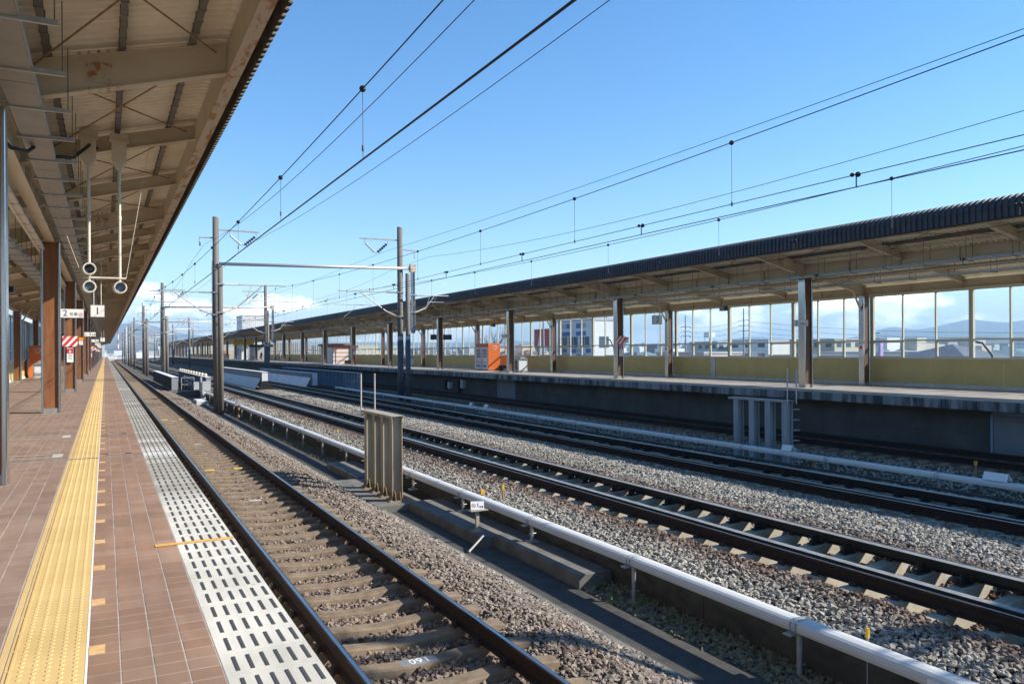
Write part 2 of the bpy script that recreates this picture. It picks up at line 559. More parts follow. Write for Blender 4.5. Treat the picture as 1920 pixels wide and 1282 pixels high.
    def mesh(s, name, mats, org=(0, 0, 0), smooth=False):
        me = bpy.data.meshes.new(name)
        ox, oy, oz = org
        me.from_pydata([(x - ox, y - oy, z - oz) for (x, y, z) in s.v], [], s.f)
        if isinstance(mats, str):
            mats = [mats]
        for q in mats:
            me.materials.append(MATS[q])
        if len(mats) > 1:
            me.polygons.foreach_set('material_index', s.m)
        if smooth:
            me.polygons.foreach_set('use_smooth', [True] * len(s.f))
        me.update()
        return me

    def build(s, name, mats, parent=None, org=None, smooth=False):
        po = ORG[parent.name] if parent else (0, 0, 0)
        if org is None:
            org = po
        me = s.mesh(name, mats, org, smooth)
        return put(name, me, tuple(org[i] - po[i] for i in range(3)), parent, org)


def put(name, me, loc=(0, 0, 0), parent=None, org=None):
    o = bpy.data.objects.new(name, me)
    COL.objects.link(o)
    o.location = loc
    if parent:
        o.parent = parent
        po = ORG[parent.name]
        ORG[o.name] = org or tuple(po[i] + loc[i] for i in range(3))
    else:
        ORG[o.name] = org or tuple(loc)
    return o


def tag(o, label=None, cat=None, group=None, kind=None):
    if label: o['label'] = label
    if cat: o['category'] = cat
    if group: o['group'] = group
    if kind: o['kind'] = kind
    return o


def thing(name, loc, label, cat, group=None, rz=0.0):
    o = bpy.data.objects.new(name, None)
    o.empty_display_size = 0.2
    COL.objects.link(o)
    o.location = loc
    o.rotation_euler = (0, 0, rz)
    ORG[o.name] = tuple(loc)
    return tag(o, label, cat, group)


def copy_tree(o, loc=None, parent=None, label=None, group=None):
    c = o.copy()
    COL.objects.link(c)
    c.parent = parent
    if loc is not None:
        c.location = loc
    if label: c['label'] = label
    if group: c['group'] = group
    pw = ORG[parent.name] if parent else (0, 0, 0)
    ORG[c.name] = tuple(pw[i] + c.location[i] for i in range(3))
    for ch in o.children:
        copy_tree(ch, None, c)
    return c


def text_mesh(name, body, size, matname, extrude=0.0015, align='CENTER'):
    cu = bpy.data.curves.new(name, 'FONT')
    cu.body = body
    cu.size = size
    cu.extrude = extrude
    cu.resolution_u = 3
    cu.align_x = align
    cu.align_y = 'CENTER'
    ob = bpy.data.objects.new(name, cu)
    COL.objects.link(ob)
    bpy.context.view_layer.update()
    dg = bpy.context.evaluated_depsgraph_get()
    me = bpy.data.meshes.new_from_object(ob.evaluated_get(dg))
    me.materials.clear()
    me.materials.append(MATS[matname])
    bpy.data.objects.remove(ob)
    bpy.data.curves.remove(cu)
    return me


def put_text(name, body, size, matname, pos, normal, parent, up=(0, 0, 1)):
    """lettering lying on a surface: world position, surface normal"""
    me = text_mesh(name, body, size, matname)
    n = Vector(normal).normalized(); u = Vector(up)
    x = u.cross(n).normalized(); u = n.cross(x)
    M = Matrix((x, u, n)).transposed().to_4x4()
    me.transform(M)
    po = ORG[parent.name]
    return put(name, me, tuple(pos[i] - po[i] for i in range(3)), parent)


def ss(y0, y1, step):
    n = max(1, int(round((y1 - y0) / step)))
    return [y0 + (y1 - y0) * i / n for i in range(n + 1)]


def bend(y):
    """the line swings to the right beyond the far platform ends"""
    return 0.0 if y < 330 else (y - 330) ** 2 / (2 * 900.0)


rnd = random.Random(7)
YFAR = 620.0
STATIONS = [-14, 0, 20, 60, 120, 200, 330] + list(np.arange(345, YFAR + 1, 15))

# ------------------------------------------------------------------ projection helper (only to rank pieces by apparent size)
def cam_uv(x, y, z):
    d = y * CT + x * ST; r = x * CT - y * ST
    if d <= 0.3:
        return None
    return 960 + 1470 * r / d, 658 - 1470 * (z - EYE) / d, d


def in_frame(x, y, z, mar=40):
    q = cam_uv(x, y, z)
    return q is not None and -mar < q[0] < 1920 + mar and -mar < q[1] < 1282 + mar


# ------------------------------------------------------------------ terrain
g = MB()
N = 24
for i in range(N):
    a = 2 * math.pi * i / N
    g.v.append((40000 * math.cos(a), 40000 * math.sin(a), -9.0))
g.face(range(N))
tag(g.build('ground', 'plain_ground'), 'wide flat plain with fields beyond the viaduct', 'ground', kind='structure')

# viaduct deck carrying tracks and platforms
d = MB()
YD = [-14, 330] + list(np.arange(345, YFAR + 1, 15))
d.sweep_y([(-6.2, -1.0), (31.0, -1.0), (31.0, -2.2), (-6.2, -2.2)], YD, bend)
tag(d.build('viaduct_deck', 'concrete_wall'), 'concrete viaduct deck under the four tracks', 'viaduct', kind='structure')
pr = MB()
for i in range(20):
    y = -6 + 32 * i
    for x in (1, 12, 24):
        pr.box(x - 1 + bend(y), x + 1 + bend(y), y - 1, y + 1, -9.2, -2.2)
tag(pr.build('viaduct_piers', 'concrete_wall'), 'concrete piers under the viaduct deck', 'viaduct', kind='structure')

# ------------------------------------------------------------------ ballast bed (rail top = 0)
ZONES = [
    [(.45, -.44), (1.3, -.36), (1.55, -.30), (1.8, -.283), (3.75, -.283), (4.15, -.262), (4.55, -.30), (5.48, -.70)],
    [(7.08, -.33), (7.8, -.22), (8.20, -.185), (8.33, -.30), (8.5, -.37), (10.16, -.37), (10.32, -.29), (10.45, -.18), (11.6, -.12), (12.77, -.185),
     (12.9, -.30), (13.1, -.36), (14.7, -.36), (14.9, -.28), (15.1, -.2), (15.9, -.28), (16.4, -.35)],
    [(16.5, -.78), (18.1, -.74), (18.6, -.66), (19.2, -.35), (19.55, -.29), (21.85, -.29), (22.2, -.4), (23.1, -.65)],
    [(6.33, -.77), (7.0, -.73)],
]
bed = MB()
for zi, Z in enumerate(ZONES):
    zz = [(Z[0][0], -1.0)] + [(x, z - .02) for x, z in Z] + [(Z[-1][0], -1.0)]
    bed.sweep_y(zz, [-14, 330] + list(np.arange(345, YFAR + 1, 15)), bend, closed=True, caps=True)
tag(bed.build('ballast_bed', 'ballast_bed'), 'bed of crushed stone under the tracks', 'ballast', kind='structure')


def zbed(zi, x):
    Z = ZONES[zi]
    return float(np.interp(x, [p[0] for p in Z], [p[1] for p in Z]))


SL = .60           # sleeper spacing
SL0 = 3.04         # first sleeper


def sleeper_clear(x, y):
    """False where a sleeper shows, so no stone sits on it"""
    for t, xc in RAILX.items():
        if abs(x - xc) < (1.2 if t in (1, 4) else 1.04):
            q = ((y - SL0 - t * .13 + SL / 2) % SL) - SL / 2
            if abs(q) < .14:
                return False
    return True


rs = np.random.RandomState(3)


def scatter(zi, x0, x1, y0, y1, dens, smin, smax):
    n = int((x1 - x0) * (y1 - y0) * dens)
    xs = rs.uniform(x0, x1, n); ys = rs.uniform(y0, y1, n)
    out = []
    for x, y in zip(xs, ys):
        if not sleeper_clear(x, y):
            continue
        q = cam_uv(x, y, -.3)
        if q is None or q[0] < -500 or q[0] > 2500 or q[1] > 1700:
            continue
        out.append((x, y, zbed(zi, x) + rs.uniform(-.02, .024) + .018 * math.sin(x * 5.1 + math.sin(y * 2.3) * 2) * math.sin(y * 3.7), smin + (smax - smin) * rs.beta(1.3, 2.2)))
    return out


PTS = []
PTS += scatter(0, 1.0, 5.5, 2.5, 14, 950, .018, .052)
PTS += scatter(0, 1.0, 5.5, 14, 30, 480, .026, .05)
PTS += scatter(0, 1.0, 5.5, 30, 70, 160, .034, .06)
PTS += scatter(1, 7.1, 16.4, 2.5, 16, 760, .021, .06)
PTS += scatter(1, 7.1, 16.4, 16, 32, 450, .024, .054)
PTS += scatter(1, 7.1, 16.4, 32, 64, 130, .036, .062)
PTS += scatter(2, 16.5, 23.0, 6, 40, 170, .034, .06)
PTS += scatter(3, 6.36, 7.0, 3, 10.3, 620, .03, .06)
PTS += scatter(3, 6.36, 7.0, 24, 48, 320, .034, .06)
P = np.array(PTS)

rock_col = bpy.data.collections.new("rock_shapes")
for k in range(7):
    bm = bmesh.new()
    rr = random.Random(100 + k)
    for i in range(11):
        v = Vector((rr.gauss(0, 1), rr.gauss(0, 1), rr.gauss(0, 1))).normalized()
        v = Vector((v.x * 1.15, v.y * rr.uniform(.75, 1.0), v.z * .72)) * rr.uniform(.85, 1.1)
        bm.verts.new(v)
    hull = bmesh.ops.convex_hull(bm, input=bm.verts)
    loose = [v for v in bm.verts if not v.link_faces]
    bmesh.ops.delete(bm, geom=loose, context='VERTS')
    me = bpy.data.meshes.new('stone')
    bm.to_mesh(me); bm.free()
    me.materials.append(MATS['stone'])
    ro = bpy.data.objects.new('stone', me)
    rock_col.objects.link(ro)


def stone_field(name, pts, label):
    me = bpy.data.meshes.new(name)
    me.from_pydata([tuple(p[:3]) for p in pts], [], [])
    at = me.attributes.new('sc', 'FLOAT', 'POINT')
    at.data.foreach_set('value', np.ascontiguousarray(pts[:, 3], dtype=np.float32))
    me.materials.append(MATS['stone'])
    o = put(name, me)
    tag(o, label, 'ballast', kind='stuff')
    ng = bpy.data.node_groups.new('stones', 'GeometryNodeTree')
    ng.interface.new_socket('Geometry', in_out='INPUT', socket_type='NodeSocketGeometry')
    ng.interface.new_socket('Geometry', in_out='OUTPUT', socket_type='NodeSocketGeometry')
    n, l = ng.nodes, ng.links
    gi = n.new('NodeGroupInput'); go = n.new('NodeGroupOutput')
    ci = n.new('GeometryNodeCollectionInfo')
    ci.inputs['Collection'].default_value = rock_col
    ci.inputs['Separate Children'].default_value = True
    ci.inputs['Reset Children'].default_value = True
    iop = n.new('GeometryNodeInstanceOnPoints')
    iop.inputs['Pick Instance'].default_value = True
    rv = n.new('FunctionNodeRandomValue'); rv.data_type = 'FLOAT_VECTOR'
    rv.inputs['Min'].default_value = (-.7, -.7, 0)
    rv.inputs['Max'].default_value = (.7, .7, 6.28)
    ri = n.new('FunctionNodeRandomValue'); ri.data_type = 'INT'
    ri.inputs['Min'].default_value = 0
    ri.inputs['Max'].default_value = 6
    ri.inputs['Seed'].default_value = 4
    na = n.new('GeometryNodeInputNamedAttribute'); na.data_type = 'FLOAT'
    na.inputs['Name'].default_value = 'sc'
    l.new(gi.outputs[0], iop.inputs['Points'])
    l.new(ci.outputs[0], iop.inputs['Instance'])
    iv = [s_ for s_ in ri.outputs if s_.type == 'INT'][0]
    l.new(iv, iop.inputs['Instance Index'])
    vv = [s_ for s_ in rv.outputs if s_.type == 'VECTOR'][0]
    l.new(vv, iop.inputs['Rotation'])
    l.new(na.outputs[0], iop.inputs['Scale'])
    l.new(iop.outputs[0], go.inputs[0])
    md = o.modifiers.new('stones', 'NODES')
    md.node_group = ng
    return o


stone_field('ballast', P, 'crushed grey and rust brown ballast stones around the tracks')
del PTS

# ------------------------------------------------------------------ tracks
def rail_profile(xc):
    h = [(-.072, -.176), (.072, -.176), (.072, -.165), (.012, -.148), (.009, -.06), (.033, -.045), (.0335, -.006), (.018, 0.0),
         (-.018, 0.0), (-.0335, -.006), (-.033, -.045), (-.009, -.06), (-.012, -.148), (-.072, -.165)]
    return [(xc + x, z) for x, z in h]


HEAD = [0] * 14
HEAD[7] = 1


def sleeper_mesh(mname):
    s = MB()
    xs = [-1.22, -.98, -.62, -.3, 0, .3, .62, .98, 1.22]
    zt = [-.215, -.188, -.188, -.215, -.232, -.215, -.188, -.188, -.215]
    for x, z in zip(xs, zt):
        s.v += [(x, -.145, -.46), (x, -.098, z - .014), (x, -.085, z), (x, .085, z), (x, .098, z - .014), (x, .145, -.46)]
    for i in range(len(xs) - 1):
        for j in range(5):
            a = i * 6 + j
            s.face((a, a + 1, a + 7, a + 6))
    s.face((0, 5, 4, 3, 2, 1)); b = (len(xs) - 1) * 6
    s.face((b, b + 1, b + 2, b + 3, b + 4, b + 5))
    return s.mesh('sleeper', mname)


def clip_mesh():
    s = MB()
    for rx in (-.75, .75):
        s.box(rx - .10, rx + .10, -.075, .075, -.186, -.174, 1)
        for sd in (-1, 1):
            x = rx + sd * .095
            s.box(x - .03, x + .03, -.05, .05, -.185, -.150, 0)
            s.tube((x, 0, -.15), (x, 0, -.118), .017, n=6, m=0)
            s.path([(x - sd * .03, -.045, -.145), (x + sd * .02, -.05, -.135), (x + sd * .035, 0, -.14), (x + sd * .02, .05, -.135), (x - sd * .03, .045, -.145)], .009, n=4, m=0)
    return s.mesh('rail_clip', ['clip', 'rust_orange'])


def bracket_mesh():
    s = MB()
    for sd in (-1, 1):
        x = sd * .50
        s.box(x - .08, x + .07, -.012, .012, -.20, -.06)
        s.box(x - .12, x + .10, -.06, .06, -.19, -.175)
        s.path([(x - sd * .05, -.05, -.16), (x - sd * .12, -.04, -.09), (x - sd * .12, .04, -.09), (x - sd * .05, .05, -.16)], .008, n=4)
    return s.mesh('guard_bracket', 'guard_dark')


SLM = {1: sleeper_mesh('sleeper'), 2: sleeper_mesh('sleeper_pale')}
CLM = clip_mesh()
BRM = bracket_mesh()
TL = {1: 'railway track with bare sleepers directly beside the tiled platform edge',
      2: 'sunlit through track with guard rails beside the low white cable duct',
      3: 'shaded through track with guard rails next to the far cable duct',
      4: 'dark shaded railway track running along the opposite platform wall'}
for t, xc in RAILX.items():
    T = thing('railway_track', (xc, 0, 0), TL[t], 'railway track')
    for sd in (-1, 1):
        MB().sweep_y(rail_profile(xc + sd * .75), STATIONS, bend, mats=HEAD).build('rail', ['rail_rust', 'rail_head'], T)
    if t in (2, 3):
        for sd in (-1, 1):
            x = xc + sd * (.75 - .165)
            gp = [(-.06, .018), (.06, .018), (.06, .002), (-.044, .002), (-.044, -.12), (-.06, -.12)]
            gp = [(x - sd * a, z) for a, z in gp]
            if sd > 0:
                gp = gp[::-1]
            gm = [1] * 6
            gm[0 if sd < 0 else 4] = 0
            MB().sweep_y(gp, [-14, 150, 330], None, mats=gm).build('guard_rail', ['guard_steel', 'guard_dark'], T)
    nmax = 150 if t < 3 else 110
    for k in range(nmax):
        y = SL0 + t * .13 + SL * k
        if not any(in_frame(xc + q, y, -.2, 60) for q in (-1.2, 0, 1.2)):
            continue
        s = put('sleeper', SLM[1 if t in (1, 4) else 2], (0, y, rnd.uniform(-.006, .006)), T)
        if t < 4 and k < 70:
            tag(put('rail_clip', CLM, (0, 0, 0), s), kind='stuff')
        if t in (2, 3) and k < 60 and (k % 3 != 1):
            tag(put('guard_bracket', BRM, (0, .0, 0), s), kind='stuff')
    far = MB()
    y = SL0 + t * .13 + SL * nmax
    while y < 420:
        o = bend(y)
        far.box(xc + o - 1.22, xc + o + 1.22, y - .10, y + .10, -.42, -.21, bottom=False)
        y += SL
    tag(far.build('sleeper', 'sleeper' if t in (1, 4) else 'sleeper_pale', T), kind='stuff')
    if t == 1:
        # painted kilometre marks on sleepers
        for k, txt in ((7, '091'), (23, '092'), (42, '093'), (59, '094'), (76, '095')):
            y = SL0 + t * .13 + SL * k
            z = -.2315
            pl = MB().box(xc - .20, xc + .20, y - .083, y + .083, z - .02, z + .005).build('number_plate', 'guard_steel', T)
            put_text('number', txt, .15, 'white_paint', (xc + .01, y, z + .0065), (0, 0, 1), pl, up=(0, 1, 0))
        for k in (31, 60):
            y = SL0 + t * .13 + SL * k
            for xx in (-.38, .38):
                MB().box(xc + xx - .14, xc + xx + .14, y - .083, y + .083, -.225, -.197).build('painted_mark', 'yellow_paint', T)

# ------------------------------------------------------------------ strip between the near pair of tracks
def strip(name, mname, label, prof, y0, y1, cat, kind='structure'):
    o = MB().sweep_y(prof, [y0, y1], None).build(name, mname)
    return tag(o, label, cat, kind=kind)


strip('service_path', 'asphalt', 'dark asphalt walkway between the first and second track',
      [(5.52, -.95), (5.52, -.752), (6.45, -.752), (6.45, -.95)], -14, 330, 'path')
kb = thing('kerb', (5.48, 0, -.7), 'thin concrete kerb holding back the ballast beside the asphalt walkway', 'kerb')
y = -10.0
while y < 70:
    w = rnd.uniform(1.9, 2.0)
    MB().box(5.455, 5.535, y, y + w - .012, -.95, -.665 + rnd.uniform(-.006, .006)).build('kerb_stone', 'concrete', kb)
    y += w
lw = thing('retaining_wall', (7.0, 0, -.9), 'low concrete retaining wall behind the white cable duct', 'wall')
y = -4.0
k = 0
while y < 66:
    w = 3.0
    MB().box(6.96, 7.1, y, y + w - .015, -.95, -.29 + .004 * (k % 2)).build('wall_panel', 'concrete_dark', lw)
    y += w; k += 1
lw2 = thing('retaining_wall', (16.4, 0, -.9), 'low concrete retaining wall in shade behind the far cable duct', 'wall')
y = -1.0
while y < 66:
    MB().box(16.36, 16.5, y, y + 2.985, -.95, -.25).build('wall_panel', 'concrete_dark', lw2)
    y += 3.0


def bevbox(x0, x1, y0, y1, z0, z1, b=.006):
    s = MB()
    s.v = []
    for (z, i) in ((z0, 0), (z1 - b, 0), (z1, b)):
        s.v += [(x0 + i, y0 + i, z), (x1 - i, y0 + i, z), (x1 - i, y1 - i, z), (x0 + i, y1 - i, z)]
    for k in (0, 4):
        for i in range(4):
            j = (i + 1) % 4
            s.face((k + i, k + j, k + 4 + j, k + 4 + i))
    s.face((8, 9, 10, 11)); s.face((3, 2, 1, 0))
    return s


pb = thing('concrete_plinth', (6.6, 13, -.75), 'stepped low concrete plinth carrying the cable duct posts beside the steel stand', 'plinth')
for (x0, x1, y0, y1, zt) in ((6.34, 6.93, 10.05, 13.0, -.54), (6.10, 6.935, 13.004, 16.88, -.548), (5.36, 6.5, 16.90, 20.9, -.598), (6.06, 6.93, 20.905, 24.1, -.556)):
    bevbox(x0, x1, y0, y1, -.9, zt).build('plinth_block', 'concrete', pb)
MB().tube((6.12, 12.97, -.52), (5.75, 12.8, -.73), .022, n=7).build('drain_pipe', 'galv_dull', pb)
bevbox(5.58, 6.35, 58.0, 60.5, -.95, -.45, .05).build('plinth_block', 'plinth_white', pb)


# ------------------------------------------------------------------ white cable ducts
def duct(xc, ztop, y0, y1, seg, first, label, flip):
    D = thing('cable_duct', (xc, y0, -.75), label, 'cable duct')
    y = first
    joints = []
    while y > y0:
        y -= seg
    while y < y1:
        a, b = y, y + seg
        prof = [(xc - .12, ztop - .125), (xc + .12, ztop - .125), (xc + .125, ztop - .06), (xc + .11, ztop - .026), (xc + .075, ztop - .007), (xc, ztop),
                (xc - .075, ztop - .007), (xc - .11, ztop - .026), (xc - .125, ztop - .06), (xc - .125, ztop - .082), (xc - .13, ztop - .086), (xc - .13, ztop - .094), (xc - .124, ztop - .098)]
        o = MB().sweep_y(prof, [a + .004, b - .004]).build('duct_section', 'duct_white', D)
        joints.append(b)
        y = b
    for yj in joints:
        if yj > 64:
            continue
        s = MB()
        s.box(xc - .134, xc + .134, yj - .045, yj - .03, ztop - .131, ztop - .028).box(xc - .08, xc + .08, yj - .045, yj - .03, ztop - .0275, ztop + .003)
        s.box(xc - .134, xc + .134, yj + .03, yj + .045, ztop - .131, ztop - .028).box(xc - .08, xc + .08, yj + .03, yj + .045, ztop - .0275, ztop + .003)
        s.build('joint_band', 'galv_dull', D)
        p = MB()
        zb = -.54 if (flip == 1 and 10.05 < yj < 24) else -.75
        p.box(xc - .22, xc + .19, yj - .055, yj + .055, ztop - .149, ztop - .132)
        p.tube((xc - .03, yj, zb), (xc - .03, yj, ztop - .148), .03, n=8)
        p.box(xc - .13, xc + .07, yj - .1, yj + .1, zb - .02, zb + .012)
        p.tube((xc - .03 - .05, yj, zb + .14), (xc + .06, yj, zb + .14), .01, n=5)
        p.build('post', 'galv', D)
    return D


D1 = duct(6.76, -.10, -2, 64, 3.03, 6.18, 'white metal cable duct on short posts between the first and second track', 1)
MB().box(6.622, 6.629, 4.05, 4.28, -.215, -.15).build('sticker', 'box_grey', D1)
sk = MB().box(6.620, 6.629, 4.42, 4.60, -.215, -.15).build('sticker', 'sign_white', D1)
D2 = duct(16.55, .075, 2, 60, 3.03, 11.16, 'white metal cable duct in shade between the third and fourth track', 2)
# ramped end of the far duct and its folded number cards
for (yy, w) in ((15.55, .34), (9.9, .5), (34.6, .4), (36.4, .3)):
    c = MB()
    c.prism([(16.46, yy - w / 2, .085), (16.53, yy - w / 2, .245), (16.545, yy - w / 2, .245), (16.475, yy - w / 2, .085)], (0, w, 0))
    c.prism([(16.66, yy - w / 2, .085), (16.546, yy - w / 2, .243), (16.56, yy - w / 2, .243), (16.675, yy - w / 2, .085)], (0, w, 0))
    tag(c.build('number_card', 'sign_white', None, (16.55, yy, .08)), 'blank white folded card standing on the far cable duct', 'sign', 'folded cards on the far duct')

# ------------------------------------------------------------------ near platform
P1 = 1.25
X_EDGE, X_W0, X_Y1, X_Y0, X_BACK = .986, .523, -.097, -.503, -4.75
PEND = 400.0
plat = MB().box(-5.3, .96, -8, PEND, -1.0, P1 - .0017).build('platform', 'grout')
tag(plat, 'near platform paved with brown tiles and a yellow tactile strip', 'platform', kind='structure')
MB().box(.961, .984, -8, PEND, P1 - .30, P1 - .002).build('platform_edge', 'concrete_edge', plat)
TOP = P1
ZT0 = P1 - .0015
TROWS = 70.0        # tiles are built one by one up to this distance
Y0T = 1.98


def tile_piece(w, l, name, mname, h=.0015, b=.001):
    s = MB()
    s.v = [(0, 0, 0), (w, 0, 0), (w, l, 0), (0, l, 0), (b, b, h), (w - b, b, h), (w - b, l - b, h), (b, l - b, h)]
    for q in [(4, 5, 6, 7), (0, 1, 5, 4), (1, 2, 6, 5), (2, 3, 7, 6), (3, 0, 4, 7)]:
        s.face(q)
    return s.mesh(name, mname)


G = .007
cells = []
ny = int((TROWS - Y0T) / TILE)
xr = [X_Y1 + .008 + TILE * i for i in range(4)]
xl = [X_Y0 - .006 - TILE * (i + 1) for i in range(28)]
tile_r = tile_piece(TILE - G, TILE - G, 'tile', 'tile_brown')
tile_l = tile_piece(TILE - G, TILE - G, 'tile', 'tile_brown_b')
for j in range(ny):
    y = Y0T + TILE * j
    for side, xs in ((0, xr), (1, xl)):
        for x in xs:
            if x < -4.7:
                continue
            q = cam_uv(x + .07, y + .07, P1)
            if q is None:
                continue
            vis = -30 < q[0] < 1950 and q[1] < 1300
            cells.append((-(1 / q[2] ** 2) if vis else 1, side, x, y))
cells.sort()
bulk = [MB(), MB()]
bm_ = {}
for i, (key, side, x, y) in enumerate(cells):
    dz = rnd.uniform(-.0004, .0005)
    if i < 300 and key < 0:
        put('tile', tile_l if side else tile_r, (x + G / 2, y + G / 2, ZT0 + dz), plat)
    else:
        if key > 0 and y > 12:
            continue
        bulk[side].box(x + G / 2, x + TILE - G / 2, y + G / 2, y + TILE - G / 2, ZT0, P1 + dz, bottom=False)
tag(bulk[0].build('tile', 'tile_brown', plat), kind='stuff')
tag(bulk[1].build('tile', 'tile_brown_b', plat), kind='stuff')
yT = Y0T + ny * TILE
fz = MB()
fz.box(-4.75, X_Y0 - .004, yT, PEND, ZT0, P1, bottom=False)
fz.box(X_Y1 + .004, X_W0 - .004, yT, PEND, ZT0, P1, bottom=False)
fz.build('tile_field', 'tile_brown_b', plat)
# small orange half tiles along the tactile strip
om = MB().box(0, .078, 0, .142, 0, .0025, bottom=False).mesh('orange_tile', 'tile_orange')
k = 0
y = Y0T + TILE * 6 + .005
while y < 70:
    if y > 3:
        put('orange_tile', om, (X_Y1 + .011, y, P1 - .0016), plat)
    y += TILE * 6
# white edge tiles with dark grip strips
LW = .303
wt = tile_piece(X_EDGE - X_W0 - .004, LW - .005, 'edge_tile', 'tile_white')
wo = tile_piece(X_EDGE - X_W0 - .004, LW - .005, 'edge_tile', 'tile_old')
stp = MB().box(0, .018, 0, .20, 0, .0035, bottom=False).mesh('grip_strip', 'strip_black')
bulk_t, bulk_s = MB(), MB()
ST_X = [.055 + i * .0715 for i in range(6)]
nrow = int((TROWS - Y0T) / LW)
for j in range(nrow):
    y = Y0T + LW * j
    old = y > 9.0
    if y < 24:
        e = put('edge_tile', wo if old else wt, (X_W0 + .002, y, ZT0 + .0005), plat)
        for sx in ST_X:
            if y < 13:
                put('grip_strip', stp, (sx, .042, .0013), e)
            else:
                bulk_s.box(X_W0 + sx, X_W0 + sx + .018, y + .042, y + .242, P1, P1 + .0035, bottom=False)
    else:
        bulk_t.box(X_W0 + .002, X_EDGE - .002, y, y + LW - .005, ZT0, P1 + .0005, bottom=False)
        for sx in ST_X:
            bulk_s.box(X_W0 + sx, X_W0 + sx + .018, y + .042, y + .242, P1, P1 + .0035, bottom=False)
tag(bulk_t.build('edge_tile', 'tile_old', plat), kind='stuff')
tag(bulk_s.build('grip_strip', 'strip_black', plat), kind='stuff')
fe = MB().box(X_W0, X_EDGE - .002, Y0T + nrow * LW, PEND, ZT0, P1, bottom=False).build('edge_tile_field', 'tile_old', plat)
for sx in ST_X:
    fe2 = MB().box(X_W0 + sx, X_W0 + sx + .021, Y0T + nrow * LW, PEND, P1, P1 + .002, bottom=False).build('grip_line', 'strip_black', plat)
# yellow tactile blocks: five rows of dots and an edge bar


def tactile(s, x0, y0, z):
    w, l = X_Y1 - X_Y0, .3
    s.box(x0 + .003, x0 + .034, y0 + .002, y0 + l - .002, z - .0015, z + .001, bottom=False)
    s.box(x0 + .042, x0 + w - .004, y0 + .002, y0 + l - .002, z - .0015, z + .001, bottom=False)
    s.box(x0 + .062, x0 + .074, y0 + .01, y0 + l - .01, z + .0005, z + .0055, bottom=False)
    for i in range(5):
        for j in range(5):
            cx, cy = x0 + .115 + i * .061, y0 + .03 + j * .06
            b = len(s.v)
            for (rr, zz) in ((.0145, z + .0005), (.009, z + .0055)):
                for q in range(6):
                    a = q * math.pi / 3
                    s.v.append((cx + rr * math.cos(a), cy + rr * math.sin(a), zz))
            for q in range(6):
                s.face((b + q, b + (q + 1) % 6, b + 6 + (q + 1) % 6, b + 6 + q))
            s.face([b + 6 + q for q in range(6)])


s = MB(); tactile(s, 0, 0, 0.0015)
tact = s.mesh('tactile_block', 'yellow_tile')
bulk_y = MB()
j = 0
y = Y0T
while y < TROWS:
    if y < 20:
        put('tactile_block', tact, (X_Y0, y, ZT0 + .0005), plat)
    elif y < 48:
        tactile(bulk_y, X_Y0, y, P1 + .0005)
    else:
        bulk_y.box(X_Y0 + .003, X_Y1 - .003, y, y + .298, ZT0, P1, bottom=False)
    y += .3
tag(bulk_y.build('tactile_block', 'yellow_tile', plat), kind='stuff')
MB().box(X_Y0 + .003, X_Y1 - .003, y, PEND, ZT0, P1, bottom=False).build('tactile_field', 'yellow_tile', plat)
for xg in (X_Y1 + .002,):
    MB().box(xg - .004, xg + .006, 2, TROWS, ZT0, P1 + .0005, bottom=False).build('joint_line', 'white_paint', plat)
# painted stop mark across the edge, expansion joint, slot plates and queue marks
MB().box(.36, .975, 7.10, 7.175, P1 + .0036, P1 + .0052).build('stop_mark', 'orange_line', plat)
for yj in (13.55, 39.0):
    for k in (0, 1):
        MB().box(-4.7, X_W0 - .004, yj + k * .035, yj + k * .035 + .016, P1 - .006, P1 + .003).build('expansion_joint', 'galv', plat)
    MB().box(X_Y0, X_Y1, yj - .004, yj + .055, P1 + .0062, P1 + .0075).build('joint_plate', 'purlin_dark', plat)
    MB().box(X_W0 + .004, X_EDGE - .004, yj - .05, yj + .42, P1 + .0008, P1 + .0025).build('joint_plate', 'plinth_white', plat)
for yj in (13.95, 17.45):
    MB().box(X_Y1 + .02, X_Y1 + .47, yj, yj + .10, P1 - .004, P1 + .002).build('slot_plate', 'guard_dark', plat)
    MB().box(X_Y1 + .13, X_Y1 + .37, yj + .035, yj + .06, P1 + .0022, P1 + .0032).build('slot_inlay', 'white_paint', plat)
for yq in (14.0, 17.2):
    for k in (0, 1):
        MB().box(-2.4, -.74, yq + k * .42, yq + k * .42 + .035, P1 + .0012, P1 + .0025).build('queue_line', 'worn_paint', plat)
    MB().box(-.74, -.60, yq, yq + .455, P1 + .0012, P1 + .0025).build('queue_line', 'worn_paint', plat)
for (xx, yy, w) in ((-2.6, 17.9, .45), (-2.9, 23.5, .3)):
    MB().box(xx, xx + w, yy, yy + .12, P1 + .0012, P1 + .0025).build('queue_line', 'worn_paint', plat)
MB().bar((-1.62, 13.0, P1 + .001), (-1.62, 30, P1 + .001), .02, .006).build('floor_joint', 'purlin_dark', plat)

# ------------------------------------------------------------------ far platform
P2 = 1.33
XE2 = 22.46
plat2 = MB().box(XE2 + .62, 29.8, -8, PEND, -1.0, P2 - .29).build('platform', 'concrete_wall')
tag(plat2, 'far platform with stained concrete edge and shaded wall below', 'platform', kind='structure')
MB().box(XE2 + .02, 29.8, -8, PEND, P2 - .288, P2 - .014).build('platform_slab', 'concrete_edge', plat2)
y = -6.0
k = 0
while y < 120:
    MB().box(XE2, XE2 + .30, y + .006, y + 1.994, P2 - .285, P2 - .012 - .002 * (k % 2)).build('edge_stone', 'concrete_edge', plat2)
    y += 2.0; k += 1
MB().box(XE2 + .31, 29.75, -8, PEND, P2 - .0138, P2).build('tile_field', 'tile_far', plat2)
MB().box(XE2 + .02, XE2 + .309, -8, PEND, P2 - .0119, P2 + .001).build('edge_tile_field', 'tile_old', plat2)
sy = MB()
